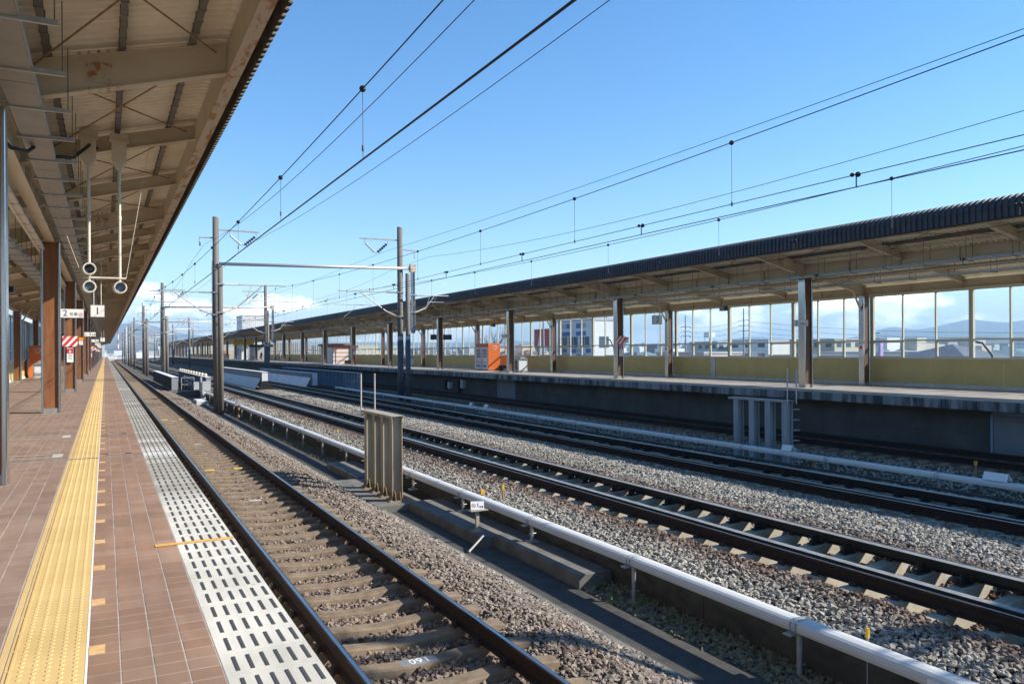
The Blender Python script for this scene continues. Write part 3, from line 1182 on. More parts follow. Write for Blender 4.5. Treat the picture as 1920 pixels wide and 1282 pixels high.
sy.box(XE2 + 1.05, XE2 + 1.40, -8, PEND, P2 + .0005, P2 + .004, bottom=False)
y = 8.0
while y < 60:
    for xx in (1.09, 1.17, 1.25, 1.33):
        sy.box(XE2 + xx, XE2 + xx + .03, y, y + .05, P2 + .004, P2 + .010, bottom=False)
    y += .12 if y < 40 else .2
tag(sy.build('tactile_strip', 'yellow_tile', plat2), kind='stuff')
# wall below the far platform: joints, tie holes, doors
wj = XE2 + .62
y = 4.0
while y < 90:
    MB().box(wj - .006, wj - .001, y, y + .03, -.6, P2 - .30).build('wall_joint', 'concrete_dark', plat2)
    y += 4.0
MB().box(wj - .004, wj - .001, 0, 120, .28, .30).build('wall_joint', 'concrete_dark', plat2)
for (ya, yb) in ((11.9, 13.95), (44.0, 46.5)):
    for (a, b, z0, z1) in ((ya, ya + .07, -.5, 1.0), (yb - .07, yb, -.5, 1.0), (ya, yb, .90, .98)):
        MB().box(wj - .05, wj - .007, a, b, z0, z1 + (.004 if a == ya else 0)).build('door_frame', 'girder_blue', plat2)
    MB().box(wj - .03, wj - .009, ya + .08, yb - .08, -.5, .89).build('door_leaf', 'girder_grey', plat2)
for (yy, z0, h) in ((54, .1, .45), (55, .0, .7), (52.6, -.2, .9), (51.6, .2, .6)):
    MB().box(wj - .28, wj - .007, yy, yy + .5, z0, z0 + h).build('junction_box', 'box_grey' if h < .65 else 'guard_dark', plat2)


# ------------------------------------------------------------------ canopies
def i_beam(s, p0, p1, depth0, depth1, wf, tf=.014, tw=.012, m=0):
    """plate girder between two points given at its top centre line"""
    p0, p1 = Vector(p0), Vector(p1)
    d = (p1 - p0); L = d.length; d.normalize()
    up = Vector((0, 0, 1)); side = d.cross(up).normalized()
    up = side.cross(d)
    a0, a1 = p0 - up * tf, p1 - up * tf
    s.obox((p0 + p1) / 2 - up * tf / 2, d, side, up, L / 2, wf / 2, tf / 2, m)
    q0, q1 = p0 - Vector((0, 0, depth0 - tf)), p1 - Vector((0, 0, depth1 - tf))
    s.prism([a0 - side * tw / 2, a1 - side * tw / 2, q1 - side * tw / 2, q0 - side * tw / 2], side * tw, m)
    dd = (q1 - q0); LL = dd.length; dd.normalize(); uu = side.cross(dd)
    s.obox((q0 + q1) / 2 - uu * tf / 2, dd, side, uu, LL / 2, wf / 2, tf / 2, m)
    return s


def bevcol(xc, hx, yc, hy, z0, z1, b=.012):
    pr_ = [(xc - hx, yc - hy + b), (xc - hx + b, yc - hy), (xc + hx - b, yc - hy), (xc + hx, yc - hy + b), (xc + hx, yc + hy - b), (xc + hx - b, yc + hy), (xc - hx + b, yc + hy), (xc - hx, yc + hy - b)]
    return MB().prism([(a_, b_, z0) for a_, b_ in pr_], (0, 0, z1 - z0))


def column_parts(T, x, y, z0, z1, depth=.40, wf=.29, detail=True):
    o = (x, y, z0)
    w = MB().box(x - depth / 2 + .031, x + depth / 2 - .031, y - .095, y + .095, z0 + .13, z1)
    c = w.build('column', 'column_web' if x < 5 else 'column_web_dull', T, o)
    for sd in (-1, 1):
        bevcol(x + sd * depth / 2, .03, y, wf / 2, z0 + .002, z1 - .003).build('flange', 'column_flange', c)
    MB().box(x - depth / 2 + .0305, x + depth / 2 - .0305, y - .125, y + .125, z0, z0 + .129).build('base_shoe', 'column_base', c)
    return c


def canopy(tagname, label, sgn, xend, xdrip, zedge, slope, xcol, xrear, xback, y_first, bay, ncol, y_near, yend, platz):
    """single-slope roof rising to the track. sgn=+1: track lies towards +X"""
    T = thing('station_canopy', (xcol, y_first, platz), label, 'canopy')

    def zr(x):   # underside of the roof sheet
        return zedge - slope * (xend - x) * sgn
    sp = bay / 3.0
    # corrugated roof sheet, with the rolled edge towards the track
    prof = [(xback, zr(xback))]
    for f_ in (.33, .66, 1.0):
        x = xback + (xend - sgn * .05 - xback) * f_
        prof.append((x, zr(x)))
    r = .34
    xa, za = xend - sgn * .05, zr(xend - sgn * .05)
    for a in (18, 36, 54, 72, 90):
        t = R(a)
        prof.append((xa + sgn * r * math.sin(t), za + slope * r * math.sin(t) * .5 - r * (1 - math.cos(t)) * .9))
    prof.append((xdrip, za - r * .9 - .30))
    s = MB()
    pitch = .19 if sgn > 0 else .18
    ys = []
    y = y_near
    while y < yend:
        if y < 150:
            ys += [(y, 0), (y + pitch * .30, 0), (y + pitch * .42, 1), (y + pitch * .88, 1)]
            y += pitch
        else:
            ys += [(y, .5)]
            y += 6
    ys.append((yend, 0))
    npf = len(prof)
    for (yy, h) in ys:
        for i, (x, z) in enumerate(prof):
            k = max(0, i - 3) / (npf - 4)
            hx = sgn * .045 * h * min(1, k * 1.6); hz = .045 * h * (1 - min(1, k * 1.3))
            s.v.append((x + hx, yy, z + hz))
    for k in range(len(ys) - 1):
        for i in range(npf - 1):
            a = k * npf + i
            s.face((a, a + 1, a + npf + 1, a + npf), 1 if i >= npf - 2 else 0)
    roof = s.build('roof_sheet', ['roof_under', 'roof_rim'], T)
    # outer skin: dark weathered top of the same sheets
    s2 = MB()
    s2.v = [(x + sgn * .012 * (1 if i > 3 else 0), y, z + .012) for n_, (x, y, z) in enumerate(s.v) for i in (n_ % npf,)]
    s2.f = [f_[::-1] for f_ in s.f]; s2.m = [0] * len(s.f)
    s2.build('roof_cladding', 'roof_top' if sgn < 0 else 'roof_rim', roof)
    # edge beam carrying the rolled edge
    xb = xend + sgn * .02
    zt = zedge - .12
    eb = MB()
    eb.box(min(xb, xb + sgn * .012), max(xb, xb + sgn * .012), y_near, yend, zt - .50, zt)
    eb.build('edge_beam', 'beige_paint', T)
    MB().box(min(xb - sgn * .02, xb + sgn * .15), max(xb - sgn * .02, xb + sgn * .15), y_near, yend, zt - .515, zt - .501).build('edge_flange', 'beige_rust', T)
    # purlins with clips
    for xp in (xend - sgn * .42, xend - sgn * 1.28, xend - sgn * 2.12, xend - sgn * 3.4, xend - sgn * 4.4, xend - sgn * 5.3):
        if (xp - xback) * sgn < .1:
            continue
        z = zr(xp)
        p = MB()
        p.box(xp - .035, xp + .035, y_near, yend, z - .125, z - .012)
        y = y_near + .1
        while y < min(yend, 70):
            p.box(xp - .045, xp + .045, y, y + .022, z - .132, z - .006)
            y += pitch * 2
        p.build('purlin', 'purlin_dark', T)
    # rafters: deep bolted ones on the columns, lighter ones in between
    zoff = .135
    nr = int((yend - y_first) / sp) + 1
    kmin = -int((y_first - y_near) / sp)
    xroot = xcol - sgn * .0
    for k in range(kmin, nr):
        y = y_first + k * sp
        main = (k % 3 == 0)
        m = MB()
        dp = .42 if main else .27
        xa_ = xend + sgn * .015
        i_beam(m, (xroot, y, zr(xroot) - zoff), (xa_, y, zr(xa_) - zoff), dp * (1.18 if main else 1.0), dp, .17)
        i_beam(m, (xrear - sgn * .1, y, zr(xrear) - zoff + .0), (xroot - sgn * .013, y, zr(xroot) - zoff), dp * .9, dp, .15)
        o = m.build('rafter', 'beige_paint', T)
        if main and y < 60:
            # bolted splice
            xs_ = xend - sgn * 1.55
            b = MB()
            zc = zr(xs_) - zoff
            for sd in (-1, 1):
                b.box(xs_ - .15, xs_ + .15, y + sd * .016 - .006, y + sd * .016 + .006, zc - .36, zc - .10)
                for i in range(2):
                    for j in range(3):
                        b.tube((xs_ - .07 + .14 * i, y + sd * .02, zc - .15 - .08 * j), (xs_ - .07 + .14 * i, y + sd * .045, zc - .15 - .08 * j), .02, n=6)
            for i in range(5):
                for sd in (-1, 1):
                    xx = xs_ - .22 + .11 * i
                    b.tube((xx, y + sd * .055, zr(xx) - zoff), (xx, y + sd * .055, zr(xx) - zoff + .045), .02, n=6)
                    b.tube((xx, y + sd * .055, zr(xx) - zoff - dp - .05), (xx, y + sd * .055, zr(xx) - zoff - dp - .005), .02, n=6)
            b.build('splice_plate', 'beige_rust', o)
    # wind bracing rods
    k = kmin
    while k < nr - 1 and y_first + k * sp < 120:
        ya, yb = y_first + k * sp, y_first + (k + 1) * sp
        xo, xi = xend - sgn * .12, xend - sgn * 2.3
        for (p, q) in ((xo, xi), (xi, xo)):
            dz = .0 if p == xo else .03
            MB().tube((p, ya, zr(p) - .20 - dz), (q, yb, zr(q) - .20 - dz), .013, n=5).build('brace_rod', 'rod_rust', T)
        k += 1
    # longitudinal girders on both column rows
    for (xg, dpt, nm) in ((xcol, .46, 'girder'), (xrear, .34, 'girder')):
        zt_ = zr(xg) - .20
        m = MB()
        i_beam(m, (xg, y_near, zt_), (xg, yend, zt_), dpt, dpt, .22)
        y = y_near
        while y < 120:
            m.box(xg - .09, xg + .09, y - .006, y + .006, zt_ - dpt + .014, zt_ - .014)
            y += sp / 2
        m.build(nm, 'beige_paint', T)
    # columns
    for i in range(ncol):
        y = y_first + bay * i
        if y > yend:
            break
        column_parts(T, xcol, y, platz, zr(xcol) - .20 - .46, .40, .29 if sgn > 0 else .34)
        column_parts(T, xrear, y, platz, zr(xrear) - .20 - .34, .34, .26)
        if y < 75:
            # knee strut at the rear column
            MB().tube((xrear + sgn * .15, y, zr(xrear) - 1.25), (xrear + sgn * .75, y, zr(xrear + sgn * .75) - .42), .045, n=8).build('knee_strut', 'beige_paint', T)
    return T, zr


CAN1, zr1 = canopy('near', 'station canopy above the near tiled platform with rusty edge beam', 1, 1.50, 1.78, 7.26, .262, -1.30, -4.30, -5.1, 11.5, 13.15, 26, -7.0, 345, P1)
CAN2, zr2 = canopy('far', 'dark ribbed station canopy over the opposite platform', -1, 21.95, 21.67, 6.98, .215, 24.85, 28.3, 29.2, 22.4, 12.85, 30, 1.0, 395, P2)


# ------------------------------------------------------------------ glazed rear walls
def rear_wall(label, xw, sgn, z0, zs, ztr, zt, y0, y1, bay3, nmod_detail, gmat):
    """sgn: direction from wall to the platform interior along X"""
    W = thing('window_wall', (xw, y0, z0), label, 'wall')
    pane = bay3 / 3.0
    t = .05
    a, b = xw - .04, xw + .04
    n = int((y1 - y0) / bay3)
    st_frame, st_glass, st_panel = MB(), MB(), MB()
    rails = [('base_rail', 'plinth_white', z0, z0 + .12, .06), ('sill', 'frame_cream', zs - .02, zs + .05, .065), ('transom', 'frame_cream', ztr - .03, ztr + .03, .05), ('head_rail', 'frame_cream', zt - .03, zt + .08, .055)]
    for nm, mm, za, zb, w in rails:
        MB().box(xw - w, xw + w, y0, y1, za, zb).build(nm, mm, W)
    pm = MB().box(-.02, .02, .006, pane - .006, 0, zs - .022 - z0 - .122).mesh('panel', 'panel_yellow')
    g1 = MB().box(-.004, .004, .03, pane - .03, 0, zt - .032 - ztr - .032).mesh('pane', gmat)
    g2 = MB().box(-.004, .004, .03, pane - .03, 0, ztr - .032 - zs - .052).mesh('pane', gmat)
    mu = MB().box(-.042, .042, -.028, .028, 0, zt - zs - .082).mesh('mullion', 'frame_cream')
    po = MB()
    po.box(-.06, .06, -.085, -.035, 0, zt - zs - .082); po.box(-.06, .06, .035, .085, 0, zt - zs - .082); po.box(-.03, .03, -.034, .034, 0, zt - zs - .083)
    po = po.mesh('post', 'frame_cream')
    fr = MB()
    zz = ztr - zs - .083
    fr.box(-.045, .045, .03, .075, 0, zz); fr.box(-.045, .045, pane - .075, pane - .03, 0, zz)
    fr.box(-.045, .045, .0755, pane - .0755, 0, .05); fr.box(-.045, .045, .0755, pane - .0755, zz - .05, zz)
    fr = fr.mesh('sash', 'frame_cream')
    for k in range(n):
        y = y0 + k * bay3
        for j in range(3):
            yy = y + j * pane
            if k < nmod_detail:
                put('panel', pm, (0, yy - y0 + pane * .18, .122), W)
                put('pane', g1, (0, yy - y0, ztr + .032 - z0), W)
                put('pane', g2, (0, yy - y0, zs + .052 - z0), W)
                put('post' if j == 0 else 'mullion', po if j == 0 else mu, (0, yy - y0, zs + .051 - z0), W)
                if (k * 3 + j) % 2 == 1:
                    put('sash', fr, (sgn * .003, yy - y0, zs + .0515 - z0), W)
            else:
                st_panel.box(xw - .02, xw + .02, yy + .006, yy + pane - .006, z0 + .122, zs - .022)
                st_glass.box(xw - .004, xw + .004, yy + .03, yy + pane - .03, zs + .052, zt - .032)
                w = .085 if j == 0 else .028
                st_frame.box(xw - .045, xw + .045, yy - w, yy + w, zs + .051, zt - .031)
    for s_, nm, mm in ((st_panel, 'panel', 'panel_yellow'), (st_glass, 'pane', gmat), (st_frame, 'mullion', 'frame_cream')):
        if s_.v:
            tag(s_.build(nm, mm, W), kind='stuff')
    return W


WALL2 = rear_wall('glazed cream framed wall with olive yellow panels behind the far platform', 28.86, -1, P2, 2.45, 3.18, 5.07, 5.3, 330, 12.85 / 3, 30, 'glass')
WALL1 = rear_wall('glazed cream framed wall with yellow panels behind the near platform', -4.78, 1, P1, 2.36, 3.05, 4.98, 12, 330, 13.15 / 3, 20, 'glass_dusty')
# one pale repaired strip between two of the far panels
MB().box(28.80, 28.835, 32.05, 32.40, P2 + .125, 2.42).build('cover_strip', 'plinth_white', WALL2)


# ------------------------------------------------------------------ cable trays and lamps under the canopies
def tray(label, x0, x1, z, xh, y0, y1, step, zr, plate):
    T = thing('cable_tray', ((x0 + x1) / 2, y0, z), label, 'cable tray')
    if plate:
        y = y0
        while y < min(y1, 90):
            MB().box(x0, x1, y + .01, y + step * 1.6 - .01, z + .012, z + .03).build('tray_plate', 'cable_tray', T)
            y += step * 1.6
        MB().box(x0, x1, y, y1, z + .012, z + .03).build('tray_plate', 'cable_tray', T)
    for x in (x0, x1):
        MB().box(x - .012, x + .012, y0, y1, z + .031, z + .10).build('side_rail', 'galv', T)
    a, b = min(x0, xh) - .05, max(x1, xh) + .05
    ang = MB().box(a, b, -.02, .02, -.012, .010).box(a, b, -.02, -.014, .0105, .04).mesh('cross_bar', 'galv')
    y = y0 + .4
    k = 0
    while y < min(y1, 160):
        c = put('cross_bar', ang, (-(x0 + x1) / 2, y - y0, 0), T)
        if y < 70:
            for xx in (a + .03, b - .03):
                MB().tube((xx, y, z - .01), (xx, y, zr(xx) - .05), .008, n=4).build('hanger_rod', 'purlin_dark', c)
        y += step
        k += 1
    return T


tray('flat grey cable tray hung from rods under the near canopy', -1.03, -.69, 5.9, -.42, -4, 300, 1.5, zr1, True)
tray('second grey cable tray behind the columns of the near platform', -2.25, -1.95, 5.45, -1.85, 6, 300, 1.5, zr1, True)
tray('long grey cable ladder along the front columns of the far canopy', 24.30, 24.52, 5.62, 24.6, 2, 390, 1.45, zr2, True)
tray('dark cable ladder further back under the far canopy', 25.6, 25.85, 5.32, 25.9, 2, 390, 1.45, zr2, False)


def lamp_row(label, x, z, y0, y1, gap, nd):
    T = thing('light_fixture', (x, y0, z), label, 'lamp')
    MB().box(x - .09, x - .03, y0, y1, z + .03, z + .085).build('channel', 'light_fixture', T)
    MB().box(x + .03, x + .09, y0, y1, z + .03, z + .0852).build('channel', 'light_fixture', T)
    MB().box(x - .029, x + .029, y0, y1, z + .045, z + .075).build('tube_cover', 'duct_white', T)
    y = y0
    k = 0
    while y < min(y1, 100) and k < nd:
        MB().box(x - .1, x + .1, y - .03, y + .03, z + .02, z + .09).tube((x, y, z + .09), (x, y, z + .32), .012, n=5).build('bracket', 'beige_paint', T)
        y += gap; k += 1
    return T


lamp_row('continuous fluorescent lamp channel along the near platform columns', -1.52, 5.62, 3, 300, 1.3, 60)
lamp_row('continuous fluorescent lamp channel under the far canopy', 25.2, 5.50, 4, 390, 2.6, 30)
# sagging black cables under the near canopy
for pts in ([(-1.35, 12.6, 5.9), (-1.15, 12.9, 5.72), (-.98, 13.3, 5.78), (-.92, 13.6, 5.92)], [(-.75, 14.3, 5.95), (-.45, 14.9, 6.1), (-.2, 15.5, 6.5), (-.1, 15.6, 6.45)]):
    o = MB().path(pts, .028, n=7).build('power_cable', 'cable_black', None, pts[0], True)
    tag(o, 'black flexible cable running between tray and roof under the near canopy', 'cable', 'black cables under the canopy')

# ------------------------------------------------------------------ signal lamps hung over the near platform
H1 = thing('signal_lamp_hanger', (0, 15.55, 4.0), 'white hanging pipes with three round signal lamps over the near platform', 'signal lamp')
for (x, zl) in ((-.24, (4.01, 4.32)), (.24, (4.01,))):
    bx = MB()
    bx.box(x - .12, x + .12, 15.44, 15.66, 6.22, 6.60)
    bx.prism([(x - .10, 15.45, 6.219), (x + .10, 15.45, 6.219), (x + .03, 15.45, 6.10), (x - .03, 15.45, 6.10)], (0, .2, 0))
    bx.box(x - .15, x + .15, 15.47, 15.63, 6.601, 6.72)
    for dx in (-.05, .05):
        bx.tube((x + dx, 15.44, 6.32), (x + dx, 15.415, 6.32), .02, n=6)
    bx.build('mount_box', 'beige_paint', H1)
    MB().tube((x, 15.55, 4.02), (x, 15.55, 6.12), .026, n=10).tube((x, 15.55, 5.2), (x, 15.55, 5.28), .034, n=10).build('pipe', 'lens_white', H1, smooth=False)
    for z in zl:
        xx = x
        rim = MB()
        n = 20
        b = len(rim.v)
        dirv = Vector((.10, -1, 0)).normalized()
        sidev = Vector((1, .10, 0)).normalized()
        c0 = Vector((xx, 15.50, z))
        rings = [(.085, .10), (.10, .10), (.108, .06), (.108, -.10), (.09, -.13)]
        inner = [(.085, .10), (.078, .03)]
        for (rr, dd) in [(.078, .03), (.084, .10), (.104, .10), (.11, .06), (.11, -.08), (.07, -.13)]:
            for i in range(n):
                a = 2 * math.pi * i / n
                rim.v.append(tuple(c0 + dirv * dd + sidev * rr * math.cos(a) + Vector((0, 0, rr * math.sin(a)))))
        for k in range(5):
            for i in range(n):
                j = (i + 1) % n
                rim.face((k * n + i, k * n + j, (k + 1) * n + j, (k + 1) * n + i))
        rim.face([5 * n + i for i in range(n)])
        hous = rim.build('lamp_housing', 'lens_white', H1, smooth=False)
        ln = MB()
        ln.v = [tuple(c0 + dirv * .045)] + [tuple(c0 + dirv * .03 + sidev * .079 * math.cos(2 * math.pi * i / n) + Vector((0, 0, .079 * math.sin(2 * math.pi * i / n)))) for i in range(n)]
        for i in range(n):
            ln.face((0, 1 + i, 1 + (i + 1) % n))
        ln.build('lens', 'lens_dark' if z > 4.2 else 'lens_blue', hous, smooth=True)
MB().tube((-.34, 15.53, 4.175), (.34, 15.53, 4.175), .017, n=8).build('cross_pipe', 'lens_white', H1)
for (pa, pb) in (((-.34, 15.53, 4.18), (-1.05, 15.6, 6.3)), ((.34, 15.53, 4.18), (.75, 15.6, 6.7))):
    MB().tube(pa, pb, .006, n=4).build('stay_wire', 'lens_white', H1)


# ------------------------------------------------------------------ signs
def hang_sign(x, y, z, w, h, txt, zroof, label, txtcol='sign_black', normal=(0, -1, 0), body='sign_white', pitch=.22):
    S = thing('platform_sign', (x, y, z), label, 'sign')
    nv = Vector(normal); sv = Vector((-nv.y, nv.x, 0))
    c = Vector((x, y, z))
    MB().obox(c, sv, nv, (0, 0, 1), w / 2, .07, h / 2).build('sign_box', 'sign_frame', S)
    face = MB().obox(c + nv * .0735, sv, nv, (0, 0, 1), w / 2 - .018, .003, h / 2 - .018).build('sign_face', body, S)
    put_text('lettering', txt, h * .78, txtcol, tuple(c + nv * .078), normal, face)
    for sd in (-1, 1):
        p = c + sv * sd * pitch / 2
        MB().tube((p.x, p.y, z + h / 2), (p.x, p.y, zroof), .014, n=7).build('hanger_pipe', 'lens_white', S)
    return S


hang_sign(-.22, 30.0, 4.28, .44, .42, '1', 6.55, 'square number sign hanging beyond the round signal lamps')
hang_sign(-.22, 92.0, 4.28, .44, .42, '1', 6.55, 'tiny far hanging number sign well beyond the signal lamps')
hang_sign(24.0, 30.8, 4.33, .46, .44, '2', 6.2, 'square number sign hanging before the far glazed wall', normal=(-.35, -.94, 0))


def car_sign(x, y, z, num, label, nv=(0, -1, 0), left=False):
    S = thing('car_number_sign', (x, y, z), label, 'sign')
    n_ = Vector(nv).normalized(); sv = Vector((-n_.y, n_.x, 0)); c = Vector((x, y, z))
    MB().obox(c, sv, n_, (0, 0, 1), .29, .02, .125).build('sign_box', 'sign_frame', S)
    f_ = MB().obox(c + n_ * .0225, sv, n_, (0, 0, 1), .28, .002, .115).build('sign_face', 'sign_white', S)
    base = -1 if not left else 1
    put_text('lettering', num, .24, 'sign_black', tuple(c + n_ * .0255 + sv * (-.16 if not left else .0)), nv, f_)
    put_text('lettering', '\u53f7\u8eca', .105, 'sign_black', tuple(c + n_ * .0255 + sv * (.04 if not left else .17) - Vector((0, 0, .03))), nv, f_)
    cx = .205 if not left else -.2
    ring = MB()
    cc = c + n_ * .0245 + sv * cx - Vector((0, 0, .03))
    for k, rr in ((0, .048), (1, .036)):
        for i in range(16):
            a = 2 * math.pi * i / 16
            ring.v.append(tuple(cc + n_ * .002 + sv * rr * math.cos(a) + Vector((0, 0, rr * math.sin(a)))))
    for i in range(16):
        j = (i + 1) % 16
        ring.face((i, j, 16 + j, 16 + i))
    q = Vector((0, 0, 1))
    ring.obox(cc + n_ * .002, (sv + q).normalized(), n_, (q - sv).normalized(), .042, .001, .006)
    ring.build('no_smoking_ring', 'sign_red', f_)
    return S


car_sign(-.80, 24.62, 3.95, '2', 'white sign reading 2 on the first full near platform column')
car_sign(-.76, 51.0, 3.95, '3', 'white sign reading 3 beyond the striped board on the near platform', left=True)
car_sign(-.76, 77.2, 3.95, '4', 'tiny white sign reading 4 beyond the sign reading 3, near platform', left=True)
for k, n_ in enumerate('567'):
    car_sign(-.76, 103.5 + 26.3 * k, 3.95, n_, {'5': 'tiny sign reading 5 following the sign reading 4', '6': 'tiny distant sign reading 6 beyond sign 5', '7': 'last tiny sign reading 7 at the end of the near columns'}[n_], left=True)
car_sign(24.42, 22.26, 3.88, '2', 'white sign reading 2 with Japanese lettering on a column behind the ladder stand', nv=(-.55, -.83, 0))
car_sign(24.42, 47.96, 3.88, '3', 'white sign reading 3 on the column beside the far litter bin', nv=(-.55, -.83, 0), left=True)


def alarm_sign(x, y, z, label, nv=(0, -1, 0)):
    """red and white diagonal board with amber lamp and notices on a column"""
    S = thing('emergency_button_sign', (x, y, z), label, 'sign')
    n_ = Vector(nv).normalized(); sv = Vector((-n_.y, n_.x, 0)); c = Vector((x, y, z)); q = Vector((0, 0, 1))
    w, h = .28, .22
    bd = MB().obox(c, sv, n_, q, w, .012, h).build('striped_board', 'sign_white', S)
    st = MB()
    for k in range(-3, 4):
        o = k * .26
        poly = []
        # clip a 45 degree band against the board
        pts = [(-w, h), (w, h), (w, -h), (-w, -h)]

        def clip(pts, a, b, cst):
            out = []
            for i in range(len(pts)):
                p, r_ = pts[i], pts[(i + 1) % len(pts)]
                dp, dr = a * p[0] + b * p[1] - cst, a * r_[0] + b * r_[1] - cst
                if dp >= 0: out.append(p)
                if (dp >= 0) != (dr >= 0):
                    t = dp / (dp - dr)
                    out.append((p[0] + t * (r_[0] - p[0]), p[1] + t * (r_[1] - p[1])))
            return out
        pts = clip(pts, -1, .85, o)
        if len(pts) > 2: pts = clip(pts, 1, -.85, -o - .135)
        if len(pts) > 2:
            st.prism([tuple(c + n_ * .0125 + sv * a + q * b) for a, b in pts], n_ * .0015)
    st.build('red_stripe', 'sign_red', bd)
    MB().obox(c + sv * .40 + q * .10 - n_ * .02, sv, n_, q, .075, .06, .07).build('amber_lamp', 'amber', S)
    MB().obox(c + sv * .40 - q * .06 - n_ * .02, sv, n_, q, .075, .05, .085).build('button_box', 'machine_white', S)
    nt = MB().obox(c - q * .57, sv, n_, q, .12, .010, .30).build('notice', 'sign_white', S)
    MB().obox(c - q * .40 + n_ * .0115, sv, n_, q, .115, .0012, .105).build('red_field', 'sign_red', nt)
    ic = MB().obox(c - q * .43 + n_ * .0135, sv, n_, q, .035, .0008, .035).obox(c - q * .365 + n_ * .0135, sv, n_, q, .012, .0008, .03)
    ic.build('hand_symbol', 'sign_white', nt)
    tx = MB()
    for i in range(4):
        tx.obox(c - q * (.56 + .055 * i) + n_ * .0112, sv, n_, q, .075 - .012 * (i % 2), .0008, .010)
    tx.build('notice_text', 'sign_frame', nt)
    return S


alarm_sign(-1.30, 37.64, 3.36, 'red and white striped emergency board with amber lamp on a near platform column')
for k in range(3):
    alarm_sign(-1.30, 90.24 + 39.45 * k, 3.36, 'small red and white striped emergency board far down the near platform')
for o in list(COL.objects)[-60:]:
    if o.get('label', '').startswith('small red and white'):
        o['group'] = 'emergency boards far down the near platform'
alarm_sign(24.85, 35.02, 3.40, 'red and white striped emergency board on a far platform column near the sign reading 2')
alarm_sign(24.85, 86.45, 3.40, 'red and white striped emergency board on a far platform column beside the drink kiosk')
# hanging dark train information boards over the far platform
for (y, w, lab) in ((62.5, 1.9, 'dark hanging information board over the far platform near the orange vending machine'), (150, 4.2, 'long dark hanging information board near the far platform kiosk')):
    S = thing('information_board', (25.6, y, 4.1), lab, 'sign')
    MB().box(25.6 - w / 2, 25.6 + w / 2, y - .1, y + .1, 3.85, 4.30).build('board_case', 'sign_black', S)
    MB().box(25.6 - w / 2 + .1, 25.6 + w / 2 - .1, y - .104, y - .1005, 4.0, 4.2).build('display', 'lens_dark', S)
    for sd in (-1, 1):
        MB().tube((25.6 + sd * w * .35, y, 4.3), (25.6 + sd * w * .35, y, 6.1), .02, n=6).build('hanger_pipe', 'lens_white', S)
S = thing('information_board', (25.4, 170, 4.6), 'bright yellow hanging exit board over the far platform', 'sign')
MB().box(23.4, 27.6, 169.9, 170.1, 4.4, 5.3).build('board_case', 'sign_yellow', S)
for xx in (24, 27):
    MB().tube((xx, 170, 5.3), (xx, 170, 6.0), .03, n=6).build('hanger_pipe', 'sign_frame', S)

# ------------------------------------------------------------------ platform furniture
def vending(x, y, z, label, side_logo=True, w=2.3, dep=1.05, h=2.12, face=-1):
    """front looks along face*X, runs along Y"""
    V = thing('vending_machine', (x, y, z), label, 'vending machine')
    xf = x
    xb = x - face * dep
    a, b = min(xf, xb), max(xf, xb)
    MB().box(a, b, y, y + w, z + .04, z + h).build('cabinet', 'orange_machine', V)
    MB().box(a + .05, b - .05, y + .05, y + w - .05, z, z + .0395).build('plinth', 'sign_black', V)
    nm = 2
    for k in range(nm):
        ya, yb = y + .06 + k * (w / nm), y + (k + 1) * (w / nm) - .06
        fx0, fx1 = xf + face * .002, xf + face * .05
        d = MB().box(min(fx0, fx1), max(fx0, fx1), ya, yb, z + .06, z + h - .28).build('door', 'machine_white', V)
        f2 = xf + face * .053
        MB().box(min(fx1, f2), max(fx1, f2), ya + .1, yb - .12, z + .98, z + h - .36).build('display_window', 'machine_window', d)
        for r_ in range(3):
            for c_ in range(6):
                yy = ya + .14 + c_ * (yb - ya - .3) / 6
                zz = z + 1.03 + r_ * .235
                f3 = xf + face * .075
                MB().box(min(f2, f3), max(f2, f3), yy, yy + .07, zz, zz + .14).build('drink', ('drink_a', 'drink_b', 'drink_c')[(r_ + c_ * 2) % 3], d)
        f4 = xf + face * .058
        MB().box(min(fx1, f4), max(fx1, f4), ya + .15, yb - .15, z + .25, z + .45).build('flap', 'sign_frame', d)
        MB().box(min(fx1, f4), max(fx1, f4), ya + .08, yb - .08, z + .60, z + .66).build('red_band', 'sign_red', d)
        MB().box(min(fx1, f4), max(fx1, f4), yb - .28, yb - .16, z + .70, z + .9).build('coin_panel', 'sign_frame', d)
    if side_logo:
        # white heart-like swoosh on the side
        yy = y - .003
        xm = (a + b) / 2 + .05
        pts = []
        for i in range(13):
            t = R(-150 + i * 20)
            pts.append((xm + .17 * math.cos(t), yy, z + h - .30 + .14 * math.sin(t) + .05 * math.cos(2 * t)))
        MB().path(pts, .022, n=5).build('logo', 'sign_white', V)
        MB().path([(xm - .22, yy, z + h - .22), (xm - .08, yy, z + h - .20), (xm + .05, yy, z + h - .32)], .014, n=4).build('logo', 'sign_white', V)
    return V


vending(26.75, 55.6, P2, 'orange and white drink vending machine with a heart logo on the far platform')
vending(26.75, 212, P2, 'small distant orange vending machine at the far end of the far platform')
vending(-3.55, 61.0, P1, 'orange drink vending machine against the wall of the near platform', face=1, dep=.95, h=2.15)


